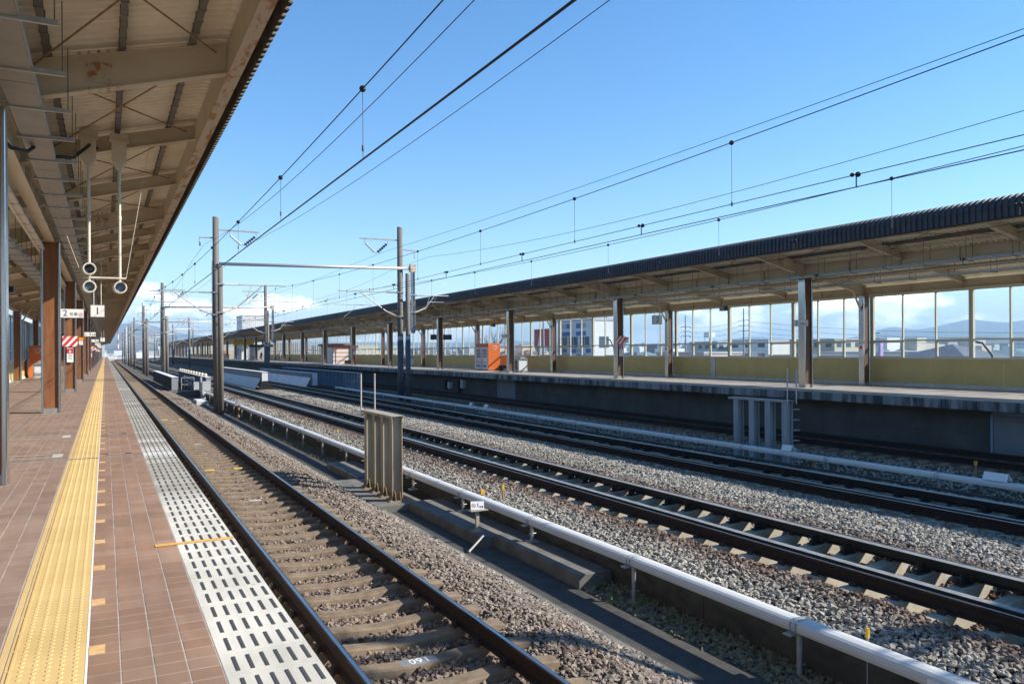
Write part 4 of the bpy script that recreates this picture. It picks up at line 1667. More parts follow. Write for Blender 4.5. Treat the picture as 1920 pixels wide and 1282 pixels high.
def bin_house(x, y, z, label, w=.62, l=1.0):
    B = thing('litter_bin', (x, y, z), label, 'litter bin')
    MB().box(x - w / 2, x + w / 2, y, y + l, z + .04, z + .92).build('cabinet', 'bin_steel', B)
    MB().prism([(x - w / 2 - .05, y - .05, z + .921), (x + w / 2 + .05, y - .05, z + .921), (x, y - .05, z + 1.14)], (0, l + .1, 0)).build('roof', 'galv', B)
    MB().box(x - w / 2 + .08, x + w / 2 - .08, y - .012, y - .002, z + .14, z + .80).build('bag', 'bin_bag', B)
    for k in range(3):
        yy = y + .08 + k * .31
        MB().box(x - w / 2 - .008, x - w / 2 - .001, yy, yy + .24, z + .2, z + .82).build('opening', 'lens_dark', B)
    for sx in (-1, 1):
        for yy in (y + .06, y + l - .06):
            MB().box(x + sx * (w / 2 - .06) - .03, x + sx * (w / 2 - .06) + .03, yy - .03, yy + .03, z, z + .039).build('foot', 'sign_black', B)
    return B


bin_house(26.6, 49.6, P2, 'house shaped steel litter bin beside the bench on the far platform', .8, 1.4)
bin_house(27.2, 74.5, P2, 'house shaped steel litter bin between the columns further along the far platform', .8, 1.6)
bin_house(-3.65, 56.6, P1, 'house shaped steel litter bin in front of the near vending machine')


def bench(x, y, z, l, label):
    B = thing('bench', (x, y, z), label, 'bench')
    for k in range(3):
        MB().box(x - .22 + k * .15, x - .22 + k * .15 + .14, y, y + l, z + .40, z + .44).build('slat', 'bench_dark', B)
    for yy in (y + .1, y + l / 2 - .05, y + l - .2):
        MB().box(x - .2, x + .2, yy, yy + .1, z, z + .399).build('leg', 'bench_dark', B)
    return B


bench(26.9, 52.2, P2, 1.5, 'low dark bench between vending machine and litter bin on the far platform')
bench(27.3, 96.0, P2, 2.6, 'low dark bench beside the striped drink kiosk')

def speaker(x, y, z, zroof, label):
    S = thing('loudspeaker', (x, y, z), label, 'loudspeaker')
    MB().box(x - .13, x + .13, y - .16, y + .16, z, z + .24).build('case', 'sign_frame', S)
    MB().box(x - .11, x + .11, y - .166, y - .161, z + .02, z + .22).build('grille', 'sign_black', S)
    MB().tube((x, y, z + .24), (x, y, zroof), .016, n=6).build('stem', 'beige_paint', S)


for k_, (x, y, z) in enumerate(((26.9, 29.3, 4.75), (26.9, 55.0, 4.75), (26.9, 80.7, 4.75))):
    speaker(x, y, z, zr2(x) - .1, ('dark loudspeaker under the far canopy near the hanging number sign', 'dark loudspeaker under the far canopy above the vending machine', 'dark loudspeaker under the far canopy near the second litter bin')[k_])
for k_, (x, y, z) in enumerate(((-2.9, 32.0, 4.95), (-2.9, 58.0, 4.95))):
    speaker(x, y, z, zr1(x) - .1, ('dark loudspeaker under the near canopy behind the first full column', 'dark loudspeaker under the near canopy above the near litter bin')[k_])
for k_, (yy, lab) in enumerate(((22.4, 'small notice plate on the rear column beyond the glazed wall lamp'), (47.95 + .15, 'small notice plate with red mark on the rear column beside the billboard view'), (35.25, 'small notice plate on the rear column by the hanging number sign'))):
    N_ = thing('notice_plate', (28.1, yy, 2.9), lab, 'notice')
    MB().box(28.085, 28.098, yy - .12, yy + .12, 2.55, 3.05).build('plate', 'sign_white', N_)
    MB().box(28.081, 28.0845, yy - .06, yy + .06, 2.85, 2.98).build('red_mark', 'sign_red', N_)

# orange striped kiosk with vending front
K = thing('drink_kiosk', (26.4, 100, P2), 'orange and white striped drink kiosk with flat roof on the far platform', 'kiosk')
for k in range(9):
    MB().box(25.9, 28.2, 99.5, 106, P2 + k * .26, P2 + (k + 1) * .26).build('stripe_panel', 'orange_machine' if k == 8 else ('orange_pale' if k % 2 else 'machine_white'), K)
MB().box(25.6, 28.4, 99.2, 106.3, P2 + 2.341, P2 + 2.6).build('roof', 'roof_slate', K)
MB().box(25.86, 25.899, 100.2, 102.2, P2 + .1, P2 + 2.1).build('machine_front', 'machine_white', K)
MB().box(25.86, 25.899, 103.4, 105.4, P2 + .1, P2 + 2.0).build('door', 'orange_pale', K)
# waiting room and lift housing further along
def plain_box(name, label, cat, x0, x1, y0, y1, z0, z1, mw, doors, mroof=None):
    B = thing(name, ((x0 + x1) / 2, (y0 + y1) / 2, z0), label, cat)
    MB().box(x0, x1, y0, y1, z0, z1).build('wall', mw, B)
    if mroof:
        MB().box(x0 - .15, x1 + .15, y0 - .15, y1 + .15, z1 + .001, z1 + .15).build('roof', mroof, B)
    for (a, b, c_, d_, mm) in doors:
        MB().box(x0 - .03, x0 - .002, a, b, c_, d_).build('door', mm, B)
    return B


plain_box('lift_housing', 'white lift housing with glass doors on the far platform', 'lift', 26.0, 28.5, 176, 184, P2, 5.0, 'wall_white', [(177, 178.6, P2 + .05, 3.6, 'window_glass'), (180, 182.5, P2 + .9, 3.8, 'drink_b')], 'roof_slate')
plain_box('stair_parapet', 'low tan parapet around the stairs on the far platform', 'wall', 25.6, 28.4, 192, 206, P2, 2.6, 'wall_beige', [])
plain_box('waiting_room', 'grey waiting room with dark windows on the far platform', 'waiting room', 26.0, 28.5, 158, 166, P2, 4.2, 'wall_grey', [(159, 162, P2 + .9, 3.4, 'window_glass'), (163, 165, P2 + .9, 3.4, 'window_glass')], 'roof_slate')


# ------------------------------------------------------------------ catenary masts
XA, XB = 6.0, 17.72
GRP = {}


def insul(s, p0, p1, n, r, m=0):
    p0, p1 = Vector(p0), Vector(p1)
    s.tube(p0, p1, r * .38, n=6, m=m)
    for i in range(n):
        t = (i + .5) / n
        c = p0.lerp(p1, t); d = (p1 - p0).normalized()
        s.tube(c - d * .02, c + d * .02, r, r * .72, n=9, m=m)
    return s


def cantilever(par, y, xp, xt, ztop, zlow, sgn):
    """hinged bracket reaching from the pole at xp over the track at xt"""
    tip = xt - (.35 if sgn < 0 else -.35) * -1 if False else xt + sgn * .45
    a = xp + sgn * .22
    c = MB()
    c.tube((a + sgn * .75, y, ztop), (tip, y, ztop + .02), .032, n=8)
    xd = xp + sgn * abs(xt - xp) * .72
    c.tube((a + sgn * .70, y, zlow + .28 + .02), (xd, y, ztop - .04), .038, n=8)
    xm = xp + sgn * abs(xt - xp) * .45
    zm = zlow + .3 + (ztop - .04 - zlow - .3) * (abs(xm - a) - .7) / max(.1, abs(xd - a) - .7)
    c.tube((xm, y, zm), (xm + sgn * .28, y, ztop), .016, n=6)
    zr_ = zlow + .72
    c.tube((xp + sgn * abs(xt - xp) * .50, y, zr_), (tip + sgn * .25, y, zr_ + .02), .022, n=7)
    c.path([(xt - sgn * .75, y, zr_), (xt - sgn * .6, y + .02, zr_ - .30), (xt + sgn * .05, y + .02, 5.13)], .014, n=5)
    c.tube((xm + sgn * .55, y, zr_), (xm + sgn * .8, y, ztop), .008, n=4)
    br = c.build('cantilever', 'tube_grey', par)
    i_ = MB()
    insul(i_, (a, y, ztop), (a + sgn * .75, y, ztop), 9, .075)
    insul(i_, (a - sgn * .03, y, zlow), (a + sgn * .72, y, zlow + .31), 9, .075)
    i_.build('insulator', 'insulator', br)
    MB().box(xp - .23, xp + .23, y - .23, y + .23, ztop - .03, ztop + .03).box(xp - .23, xp + .23, y - .23, y + .23, zlow - .03, zlow + .03).build('clamp', 'galv', br)
    return br


def feeder_arm(par, x, y, z, x0, x1, zc, xc):
    ar = MB()
    ar.bar((x0, y, z), (x1, y, z - .02), .07, .09)
    for xx in (xc - .78, xc + .78):
        ar.bar((xx, y, z), (xx + .04, y, z - .30), .05, .02)
    A = ar.build('feeder_arm', 'galv_dull', par)
    s_ = MB()
    for sd in (-1, 1):
        insul(s_, (xc + sd * .74, y, z - .30), (xc + sd * .10, y, zc + .12), 5, .125, m=0 if sd < 0 else 1)
    s_.tube((xc - .1, y, zc + .12), (xc + .1, y, zc + .12), .02, n=5)
    s_.tube((xc, y, zc + .12), (xc, y, zc), .015, n=5)
    s_.build('insulator', ['insulator', 'insulator_dark'], A)


def mast(x, y, h, r0, r1, label, group, dark_base=None, mname='pole_concrete'):
    M = thing('catenary_mast', (x, y, -.76), label, 'mast', group)
    MB().tube((x, y, -.78), (x, y, h), r0, r1, n=18).build('pole', mname, M, smooth=True)
    MB().tube((x, y, h - .001), (x, y, h + .04), r1 * 1.06, r1 * .9, n=18).build('cap', 'galv_dull', M)
    if dark_base:
        MB().tube((x, y, -.77), (x, y, 3.6), r0 + .004, r0 + .004, n=18).build('dark_sleeve', 'pole_dark', M, smooth=True)  # darker blue-grey sleeve round the lower part of the pole
        MB().tube((x, y, 3.601), (x, y, 3.85), r0 + .004, r0 + .004, n=18).build('white_band', 'pole_white', M, smooth=True)
    return M


def row(y0):
    out = []
    A = mast(XA, y0, 11.05, .20, .185, 'tall concrete catenary mast between the first and second track', 'tall masts between the first and second track')
    cantilever(A, y0, XA, 2.755, 6.50, 5.15, -1)
    feeder_arm(A, XA, y0, 10.32, 5.85, 8.50, 9.35, 7.56)
    s_ = MB(); s_.bar((6.0, y0, 9.82), (5.05, y0, 9.78), .06, .08)
    s_.path([(5.08, y0, 9.76), (5.06, y0, 9.6), (5.10, y0, 9.5)], .03, n=6)
    ea = s_.build('earth_arm', 'galv_dull', A)
    insul(MB(), (5.1, y0, 9.5), (5.1, y0, 9.28), 2, .07).build('insulator', 'insulator_dark', ea)
    MB().box(5.76, 5.80, y0 - .1, y0 + .1, 3.6, 8.4).build('cable_guard', 'galv', A)
    A2 = mast(XA + .02, y0 - 1.8, 7.9, .165, .15, 'shorter concrete mast beside each tall mast between the first and second track', 'short masts between the first and second track')
    cantilever(A2, y0 - 1.8, XA, 9.33, 6.86, 5.2, 1)
    B = mast(XB, y0, 11.22, .20, .185, 'tall concrete mast with dark base between the third and fourth track', 'tall masts between the third and fourth track', True)
    cantilever(B, y0, XB, 13.9, 6.84, 5.22, -1)
    feeder_arm(B, XB, y0, 10.36, 17.9, 14.95, 9.35, 16.05)
    s_ = MB(); s_.bar((17.72, y0, 9.75), (18.8, y0, 9.7), .06, .08)
    ea = s_.build('earth_arm', 'galv_dull', B)
    insul(MB(), (18.76, y0, 9.66), (18.76, y0, 9.2), 3, .07).build('insulator', 'insulator', ea)
    B2 = mast(XB + .0, y0 - 1.5, 7.95, .165, .15, 'shorter mast with dark base between the third and fourth track', 'short masts between the third and fourth track', True)
    PB = thing('portal_beam', (12, y0, 8.0), 'long horizontal portal tube spanning from mast to mast over the middle tracks', 'beam', 'portal tubes over the middle tracks')
    MB().tube((6.15, y0 - .26, 8.22), (18.35, y0 - .26, 8.46), .10, n=12).build('tube', 'tube_grey', PB, smooth=True)
    MB().box(18.32, 18.72, y0 - .42, y0 - .1, 8.22, 8.72).build('end_bracket', 'beige_rust', PB)
    dp = MB()
    dp.box(18.42, 18.45, y0 - .40, y0 - .12, 4.1, 8.2); dp.box(18.62, 18.65, y0 - .40, y0 - .12, 4.1, 8.2); dp.box(18.451, 18.619, y0 - .27, y0 - .25, 4.1, 8.19)
    DP = dp.build('drop_post', 'galv', PB)
    for zz in (4.3, 6.6):
        MB().box(17.9, 18.7, y0 - .45, y0 - .41, zz, zz + .10).build('bracket', 'galv', DP)
    cantilever(PB, y0 - .26, 18.5, 20.69, 6.66, 5.5, 1)
    return [A, A2, B, B2, PB]


first = row(50.5)
SPANS = [0.3, 50.5] + [50.5 + 50 * k for k in range(1, 10)]
for yy in SPANS:
    if abs(yy - 50.5) < .1:
        continue
    for o in first if yy > 1 else first[2:4]:
        l = o.location
        copy_tree(o, (l.x + bend(yy), l.y + yy - 50.5, l.z))
for o, lab in zip(first, ('tall mast carrying the largest portal tube, beside the white cable duct', 'shorter mast standing against the tall mast beside the white cable duct',
                          'dark based tall mast at the drop post end of the largest portal tube', 'dark based shorter mast beside the largest drop post', 'largest portal tube, with rusty end bracket and grey drop post')):
    o['label'] = lab
# extra poles seen beside the row
for (x, y, h, mm, lab) in ((6.1, 155, 11.8, 'pole_white', 'smooth white steel pole standing in the row of concrete masts'),
                           (6.2, 285, 11.6, 'pole_white', 'slim white steel pole further along the row of concrete masts'),
                           (5.9, 137, 8.3, 'pole_concrete', 'plain dark concrete pole between the masts, without brackets'),
                           (7.2, 112, 7.6, 'pole_concrete', 'plain dark concrete pole close behind the bridge girder'),
                           (6.0, 225, 9.5, 'pole_concrete', 'far plain concrete pole in the row of masts')):
    mast(x, y, h, .22, .2, lab, None, None, mm)

# ------------------------------------------------------------------ overhead wires
def sagz(y, zlow, sag):
    if y <= 50.5:
        return zlow + sag * ((y - 22) / 28.5) ** 2
    k = (y - 50.5) % 50
    return zlow + sag * ((k - 25) / 25) ** 2


def wire_ys():
    return [-12 + 2.5 * i for i in range(25)] + [50.5 + 5 * i for i in range(1, 91)]


ZAUX = {1: 5.162, 2: 5.29, 3: 5.31, 4: 5.27}
WL = {1: 'overhead catenary wires above the track beside the near platform', 2: 'overhead catenary wires above the sunlit through track',
      3: 'overhead catenary wires above the shaded through track', 4: 'overhead catenary wires along the opposite platform canopy'}
ZM = {1: (5.87, .63), 2: (6.20, .62), 3: (6.12, .66), 4: (5.95, .66)}
for t, xc in RAILX.items():
    W = thing('overhead_wire', (xc, 0, 5.1), WL[t], 'overhead wire')
    ys = wire_ys()
    zl, sg = ZM[t]
    MB().path([(xc + bend(y), y, sagz(y, zl, sg)) for y in ys], .008, n=5).build('messenger_wire', 'wire', W)
    MB().path([(xc + (.0 if t == 1 else .03) + bend(y), y, ZAUX[t]) for y in ys], .0065, n=5).build('auxiliary_wire', 'wire', W)
    MB().path([(xc + bend(y), y, 5.15 if t == 1 else 5.11) for y in ys], .0075, n=5).build('contact_wire', 'wire', W)
    y = 4.2 + (0 if t == 1 else .4 * t)
    k = 0
    while y < 260:
        near = y < 70
        z = sagz(y, zl, sg)
        hg = MB().tube((xc + bend(y), y, ZAUX[t]), (xc + bend(y), y, z), .0045 if near else .006, n=4)
        if near:
            hg.tube((xc, y, 5.25), (xc, y, 5.32), .016, n=5)
        hg.build('hanger', 'wire_thin', W)
        if near:
            MB().sphere((xc, y, z), .042, 8, 5).build('hanger_clamp', 'wire', W)
            if t > 1: MB().sphere((xc + .035, y + 2.5, ZAUX[t]), .04, 8, 5).sphere((xc - .01, y + 2.56, ZAUX[t]), .032, 8, 5).tube((xc, y + 2.5, ZAUX[t]), (xc, y + 2.5, 5.10), .01, n=4).build('dropper', 'yellow_clamp' if k == 6 else 'wire', W)
        y += 4.95 if near else 10
        k += 1
for (x, zl, sg, r_, lab) in ((7.56, 8.62, .75, .009, 'feeder wire on V shaped insulators between the first and second track'),
                             (5.10, 8.1, 1.2, .009, 'thin earth wire on the platform side of the near masts'),
                             (16.05, 9.05, .30, .009, 'feeder wire on V shaped insulators between the third and fourth track'),
                             (18.76, 8.12, 1.08, .009, 'thin earth wire on the far side of the far masts')):
    o = MB().path([(x + bend(y), y, sagz(y, zl, sg)) for y in wire_ys()], r_, n=5).build('overhead_wire', 'wire', None, (x, 0, zl))
    tag(o, lab, 'overhead wire')

# ------------------------------------------------------------------ steel stands between the tracks
def stand(x, y0, zb, ztop, label, steel, lad):
    """four H columns with a top plate; ladder rungs at one end"""
    S = thing('steel_stand', (x, y0, zb), label, 'stand')
    yc = [y0 + .22 + i * .66 for i in range(4)]
    for i, y in enumerate(yc):
        c = MB()
        c.box(x - .125, x - .112, y - .10, y + .10, zb + .02, ztop - .03)
        c.box(x + .112, x + .125, y - .10, y + .10, zb + .02, ztop - .0305)
        c.box(x - .1115, x + .1115, y - .006, y + .006, zb + .02, ztop - .03)
        C = c.build('leg', steel, S)
        b = MB()
        b.box(x - .22, x + .22, y - .19, y + .19, zb, zb + .019)
        for sd in (-1, 1):
            b.prism([(x + sd * .126, y - .005, zb + .0195), (x + sd * .21, y - .005, zb + .0195), (x + sd * .126, y - .005, zb + .24)], (0, .01, 0))
            for xx in (-.06, .06):
                b.prism([(x + xx - .005, y + sd * .0065, zb + .0195), (x + xx - .005, y + sd * .18, zb + .0195), (x + xx - .005, y + sd * .105, zb + .22), (x + xx - .005, y + sd * .0065, zb + .22)], (.01, 0, 0))
            for yy in (-.15, .15):
                b.tube((x + sd * .175, y + yy, zb + .019), (x + sd * .175, y + yy, zb + .055), .018, n=6)
        b.build('base_plate', 'stand_foot' if steel == 'stand_steel' else steel, C)
    tp = MB()
    tp.box(x - .17, x + .17, y0 + .08, yc[-1] + .30, ztop - .012, ztop)
    tp.box(x - .16, x - .13, y0 + .1, yc[-1] + .3, ztop - .06, ztop - .0125)
    tp.box(x + .13, x + .16, y0 + .1, yc[-1] + .3, ztop - .06, ztop - .0125)
    tp.build('top_plate', steel, S)
    ye = yc[-1] + .18 if lad > 0 else yc[0] - .18
    for xx in (x - .18, x + .18):
        MB().tube((xx, ye, ztop - .1), (xx, ye, ztop + .92), .02, n=8).build('hand_pole', 'tube_grey' if steel == 'stand_steel' else 'galv', S)
    k = 0
    z = zb + .35
    while z < ztop - .1:
        r_ = MB()
        r_.path([(x - .14, ye - lad * .05, z), (x - .14, ye + lad * .16, z), (x + .14, ye + lad * .16, z), (x + .14, ye - lad * .05, z)], .011, n=5)
        r_.build('rung', steel, S)
        z += .30
    return S


stand(5.98, 17.18, -.598, 1.37, 'weathered tan steel stand of four H columns on the concrete plinth', 'stand_steel', 1)
stand(17.72, 16.45, -.74, 1.36, 'blue grey steel stand with ladder rungs in the shade of the far canopy', 'stand_steel_b', -1)

# small car stop sign on a short post
S = thing('stop_sign', (6.22, 13.45, -.545), 'small white tent shaped stop sign on a short post by the cable duct', 'sign')
MB().box(6.19, 6.25, 13.42, 13.48, -.547, -.15).box(6.13, 6.31, 13.37, 13.53, -.552, -.53).build('post', 'stand_steel', S)
MB().box(6.05, 6.41, 13.35, 13.55, -.149, -.135).build('plate', 'stand_steel', S)
n_ = Vector((-.30, -.88, .36)).normalized()
sv = Vector((.946, -.323, 0)).normalized()
upv = n_.cross(sv) * -1
if upv.z < 0: upv = -upv
cc = Vector((6.21, 13.42, -.055))
cd = MB().obox(cc, sv, n_, upv, .125, .004, .08).build('card', 'sign_white', S)
bk = Vector((-n_.x, -n_.y, n_.z)); up2 = sv.cross(bk)
if up2.z < 0: up2 = -up2
MB().obox(cc + Vector((.3, .88, 0)).normalized() * .058 , sv, bk, up2, .125, .004, .079).build('card_back', 'sign_black', S)
put_text('lettering', '1', .11, 'sign_black', tuple(cc + n_ * .005 + sv * .01), n_, cd)
put_text('lettering', '\u53f7\u8eca', .042, 'sign_black', tuple(cc + n_ * .005 + sv * .075 - upv * .03), n_, cd)
rg = MB()
for rr in (.038, .030):
    for i in range(14):
        a = 2 * math.pi * i / 14
        rg.v.append(tuple(cc + n_ * .006 - sv * .07 + sv * rr * math.cos(a) + upv * rr * math.sin(a)))
for i in range(14):
    rg.face((i, (i + 1) % 14, 14 + (i + 1) % 14, 14 + i))
rg.obox(cc + n_ * .006 - sv * .07, (sv - upv).normalized(), n_, (sv + upv).normalized(), .033, .0008, .005)
rg.build('no_smoking_ring', 'sign_red', cd)

# yellow marker stakes in the ballast
for (x, y, z, w, lab) in ((7.22, 15.35, -.14, .085, 'short yellow block marker in the ballast behind the cable duct'), (7.42, 14.75, .03, .05, 'slim yellow marker stake in the ballast behind the cable duct'),
                          (6.97, 5.5, -.03, .032, 'amber topped marker pipe beside the cable duct post'), (7.3, 27.5, .1, .045, 'slim yellow marker stake beyond the steel stand'),
                          (16.9, 15.0, -.05, .10, 'short yellow block marker in the shade by the far duct'), (19.2, 12.0, .05, .06, 'yellow marker by the wall of the far platform')):
    S = thing('marker_stake', (x, y, -.4), lab, 'marker')
    MB().box(x - w / 2, x + w / 2, y - w / 2, y + w / 2, z - .10, z).build('head', 'yellow_clamp', S)
    MB().tube((x, y, -.7), (x, y, z - .1), w * .42, n=8).build('stem', 'galv_dull' if w < .05 else 'rod_rust', S)

# ------------------------------------------------------------------ bridge girders over the road
def girder(label, x, y0, y1, z0, z1, mname, wf=.55, skirt=0, knobs=False, cat='girder', rib=.85):
    Gd = thing('bridge_girder', (x, y0, z0), label, cat)
    MB().box(x - .012, x + .012, y0, y1, z0, z1 - .03).build('web', 'girder_web' if mname == 'girder_light' else mname, Gd)
    MB().box(x - wf / 2, x + wf / 2, y0 - .05, y1, z1 - .029, z1).build('top_flange', 'girder_light', Gd)
    MB().box(x - wf / 2, x + wf / 2, y0, y1, z0 - .03, z0 - .001).build('bottom_flange', mname, Gd)
    MB().box(x - wf / 2 + .02, x + wf / 2 - .02, y0 - .012, y0 - .001, z0, z1 - .03).build('end_plate', 'girder_light' if mname == 'girder_light' else 'girder_web', Gd)
    y = y0 + rib
    while y < y1:
        for sd in (-1, 1):
            hz = z1 - .03
            MB().prism([(x + sd * .0125, y, z0), (x + sd * wf * .46, y, z0), (x + sd * wf * .36, y, z0 + .35 * (hz - z0)), (x + sd * wf * .36, y, z0 + .7 * (hz - z0)), (x + sd * wf * .46, y, hz), (x + sd * .0125, y, hz)], (0, .014, 0)).build('stiffener', mname, Gd)
        if knobs:
            MB().sphere((x, y, z1 + .12), .16, 10, 6, .9).build('knob', 'beige_paint', Gd)
        y += rib
    if skirt:
        y = y0 + .2
        while y < y1 - 2:
            MB().prism([(x + skirt * .3, y, z0 + .62), (x + skirt * .75, y, z0 - .25), (x + skirt * .78, y, z0 - .25), (x + skirt * .33, y, z0 + .62)], (0, 3.4, 0)).build('skirt_panel', 'girder_light', Gd)
            y += 3.5
    return Gd


girder('dark ribbed plate girder with pale top flange beside the nearest track', 5.25, 72.3, 102, -.3, .80, 'girder_grey')
girder('dark plate girder carrying a row of round knobs on its top', 7.25, 66, 93, -.3, .92, 'girder_blue', .40, 0, True, rib=2.4)
g3 = girder('pale grey ribbed plate girder with sloping skirt panels between the middle tracks', 11.62, 66.4, 95, .1, 1.26, 'girder_light', .5, -1)
MB().prism([(11.05, 66.0, -.32), (12.2, 66.0, -.32), (12.0, 66.0, .35), (11.8, 66.0, .52), (11.45, 66.0, .52), (11.25, 66.0, .35)], (0, .3, 0)).build('rubber_buffer', 'rubber', g3)
girder('pale ribbed plate girder with skirt panels beside the third track', 15.85, 67, 93, .05, 1.05, 'girder_light', .45, -1)
girder('blue grey plate girder at the far platform side', 18.4, 62.5, 93, -.2, 1.15, 'girder_blue', .4)
A_ = thing('bridge_abutment', (5.6, 70.6, -.8), 'sloping concrete bridge seat below the girder end', 'abutment')
MB().prism([(4.75, 70.2, -.34), (6.7, 70.2, -.34), (6.7, 70.2, -.55), (5.6, 70.2, -1.0), (4.75, 70.2, -.9)], (0, 2.4, 0)).build('seat_block', 'concrete', A_)
F_ = thing('maintenance_railing', (6.2, 70.6, -.34), 'rusty steel guard railing at the bridge girder end', 'railing')
for (xx, z1) in ((5.62, .80), (6.58, .80)):
    MB().tube((xx, 70.5, -.34), (xx, 70.5, z1), .028, n=7).build('post', 'tube_grey', F_)
for zz in (.22, .79):
    MB().tube((5.62, 70.5, zz), (6.58, 70.5, zz), .026, n=7).build('rail', 'tube_grey', F_)
for zz in (.35, .72):
    MB().tube((6.65, 70.4, zz - .25), (6.62, 80, zz), .026, n=7).build('rail', 'galv', F_)
for yy in (70.4, 73.6, 76.8, 80):
    MB().tube((6.64, yy, -.5), (6.64, yy, .72 - .02 * (80 - yy)), .028, n=7).build('post', 'galv', F_)
F2 = thing('maintenance_railing', (17.2, 61, -.3), 'blue grey guard railing by the far bridge girder', 'railing')
for yy in (59.6, 61.6, 63.6):
    MB().tube((17.6, yy, -.75), (17.6, yy, .55), .028, n=7).build('post', 'girder_blue', F2)
for zz in (.05, .54):
    MB().tube((17.6, 59.6, zz), (17.6, 63.6, zz), .026, n=7).build('rail', 'girder_blue', F2)
# trackside equipment cabinets by the tall mast
E_ = thing('trackside_cabinet', (6.35, 62.5, -.75), 'grey trackside cabinets on a pale post beside the tall mast', 'cabinet')
MB().box(6.30, 6.40, 62.45, 62.55, -.78, 1.05).build('post', 'pole_white', E_)
for (x0, x1, y0, z0, z1, mm) in ((6.41, 6.95, 62.3, .05, .72, 'box_grey'), (5.82, 6.18, 62.3, .12, .70, 'box_grey'), (6.41, 6.62, 62.2, -.6, .0, 'duct_white')):
    MB().box(x0, x1, y0, y0 + .35, z0, z1).build('box', mm, E_)
MB().tube((6.1, 62.5, -.78), (6.1, 62.5, .15), .05, n=8).build('conduit', 'rubber', E_)
E2 = thing('trackside_light', (6.55, 44.8, -.75), 'small twin headed trackside lamp on posts near the tall mast', 'lamp')
for yy in (44.6, 45.0):
    MB().tube((6.45, yy, -.77), (6.45, yy, .0), .028, n=7).build('post', 'rod_rust', E2)
MB().box(6.2, 6.7, 44.5, 45.1, .0, .03).build('plate', 'galv_dull', E2)
for yy in (44.62, 44.98):
    MB().prism([(6.25, yy - .07, .031), (6.62, yy - .07, .031), (6.48, yy - .07, .28), (6.38, yy - .07, .28)], (0, .14, 0)).build('lamp_head', 'galv_dull', E2)

# weeds in the gravel strip
wd = MB()
for k in range(70):
    x, y = rnd.uniform(6.4, 6.9), rnd.choice([rnd.uniform(44, 49), rnd.uniform(55, 60), rnd.uniform(8, 10)])
    for j in range(5):
        a = rnd.uniform(0, 6.28); l_ = rnd.uniform(.05, .12)
        b = len(wd.v)
        dx, dy = math.cos(a), math.sin(a)
        wd.v += [(x - dy * .006, y + dx * .006, -.72), (x + dy * .006, y - dx * .006, -.72), (x + dx * l_ * .6, y + dy * l_ * .6, -.72 + l_)]
        wd.face((b, b + 1, b + 2))
tag(wd.build('weeds', 'weed'), 'small green weeds in the gravel strip', 'weeds', kind='stuff')


# ------------------------------------------------------------------ two people far along the opposite platform
def person(x, y, z, h, label, top, legs, hold=None, rz=0.0):
    o = thing('person', (x, y, z), label, 'person')
    me = bpy.data.meshes.new('body')
    k = h / 1.70
    J = [(0, 0, .95), (0, 0, 1.20), (0, 0, 1.40), (0, -.01, 1.50), (0, -.02, 1.60), (0, -.02, 1.70),
         (.11, 0, .90), (.12, .01, .50), (.12, .04, .08), (.13, -.12, .04),
         (-.11, 0, .90), (-.12, -.02, .50), (-.12, .02, .08), (-.13, -.14, .04),
         (.20, 0, 1.38), (.25, .02, 1.12), (.22, -.12, .90), (.21, -.17, .82),
         (-.20, 0, 1.38), (-.25, .02, 1.12), (-.23, -.10, .90), (-.22, -.15, .82)]
    E = [(0, 1), (1, 2), (2, 3), (3, 4), (4, 5), (0, 6), (6, 7), (7, 8), (8, 9), (0, 10), (10, 11), (11, 12), (12, 13),
         (2, 14), (14, 15), (15, 16), (16, 17), (2, 18), (18, 19), (19, 20), (20, 21)]
    rad = [.15, .15, .14, .06, .095, .07, .10, .075, .05, .045, .10, .075, .05, .045, .075, .055, .042, .035, .075, .055, .042, .035]
    me.from_pydata([(a * k, b * k, c * k) for a, b, c in J], E, [])
    ob = bpy.data.objects.new('body', me)
    COL.objects.link(ob)
    md = ob.modifiers.new('skin', 'SKIN')
    for i, sv_ in enumerate(me.skin_vertices[0].data):
        sv_.radius = (rad[i] * k, rad[i] * k * .8)
        sv_.use_root = (i == 0)
    ob.modifiers.new('sub', 'SUBSURF').levels = 1
    bpy.context.view_layer.update()
    m2 = bpy.data.meshes.new_from_object(ob.evaluated_get(bpy.context.evaluated_depsgraph_get()))
    bpy.data.objects.remove(ob)
    for q in (top, legs, 'skin', 'sign_black'):
        m2.materials.append(MATS[q])
    for p in m2.polygons:
        c = p.center
        zc = c.z / k
        p.material_index = 2 if (1.46 < zc < 1.66 and c.y < -.01) or zc > 1.45 and zc < 1.52 else (3 if zc >= 1.52 else (0 if zc > .86 else (1 if zc > .1 else 3)))
        if zc < .93 and abs(c.x) > .17 * k:
            p.material_index = 2 if zc < .86 else 0
        p.use_smooth = True
    b = put('body', m2, (0, 0, 0), o)
    o.rotation_euler = (0, 0, rz)
    if hold:
        bag = MB().box(-.30 * k, -.14 * k, -.24, -.10, .52, .80)
        bg = thing('handbag', (x, y, z), 'small red bag held by the person in dark clothes', 'bag')
        bag.build('pouch', hold, None)
        pch = COL.objects[-1]
        pch.parent = bg
        MB().path([(-.29 * k, -.17, .80), (-.22 * k, -.17, .93), (-.15 * k, -.17, .80)], .012, n=5).build('strap', hold, None)
        COL.objects[-1].parent = bg
        bg.rotation_euler = (0, 0, rz)
    return o


person(25.9, 151.5, P2, 1.70, 'distant person in dark clothes standing on the far platform', 'coat_dark', 'coat_dark', 'sign_red', R(-60))
person(27.4, 142.0, P2, 1.66, 'distant person in pale coat and blue trousers by the waiting room', 'coat_light', 'jeans', None, R(-40))

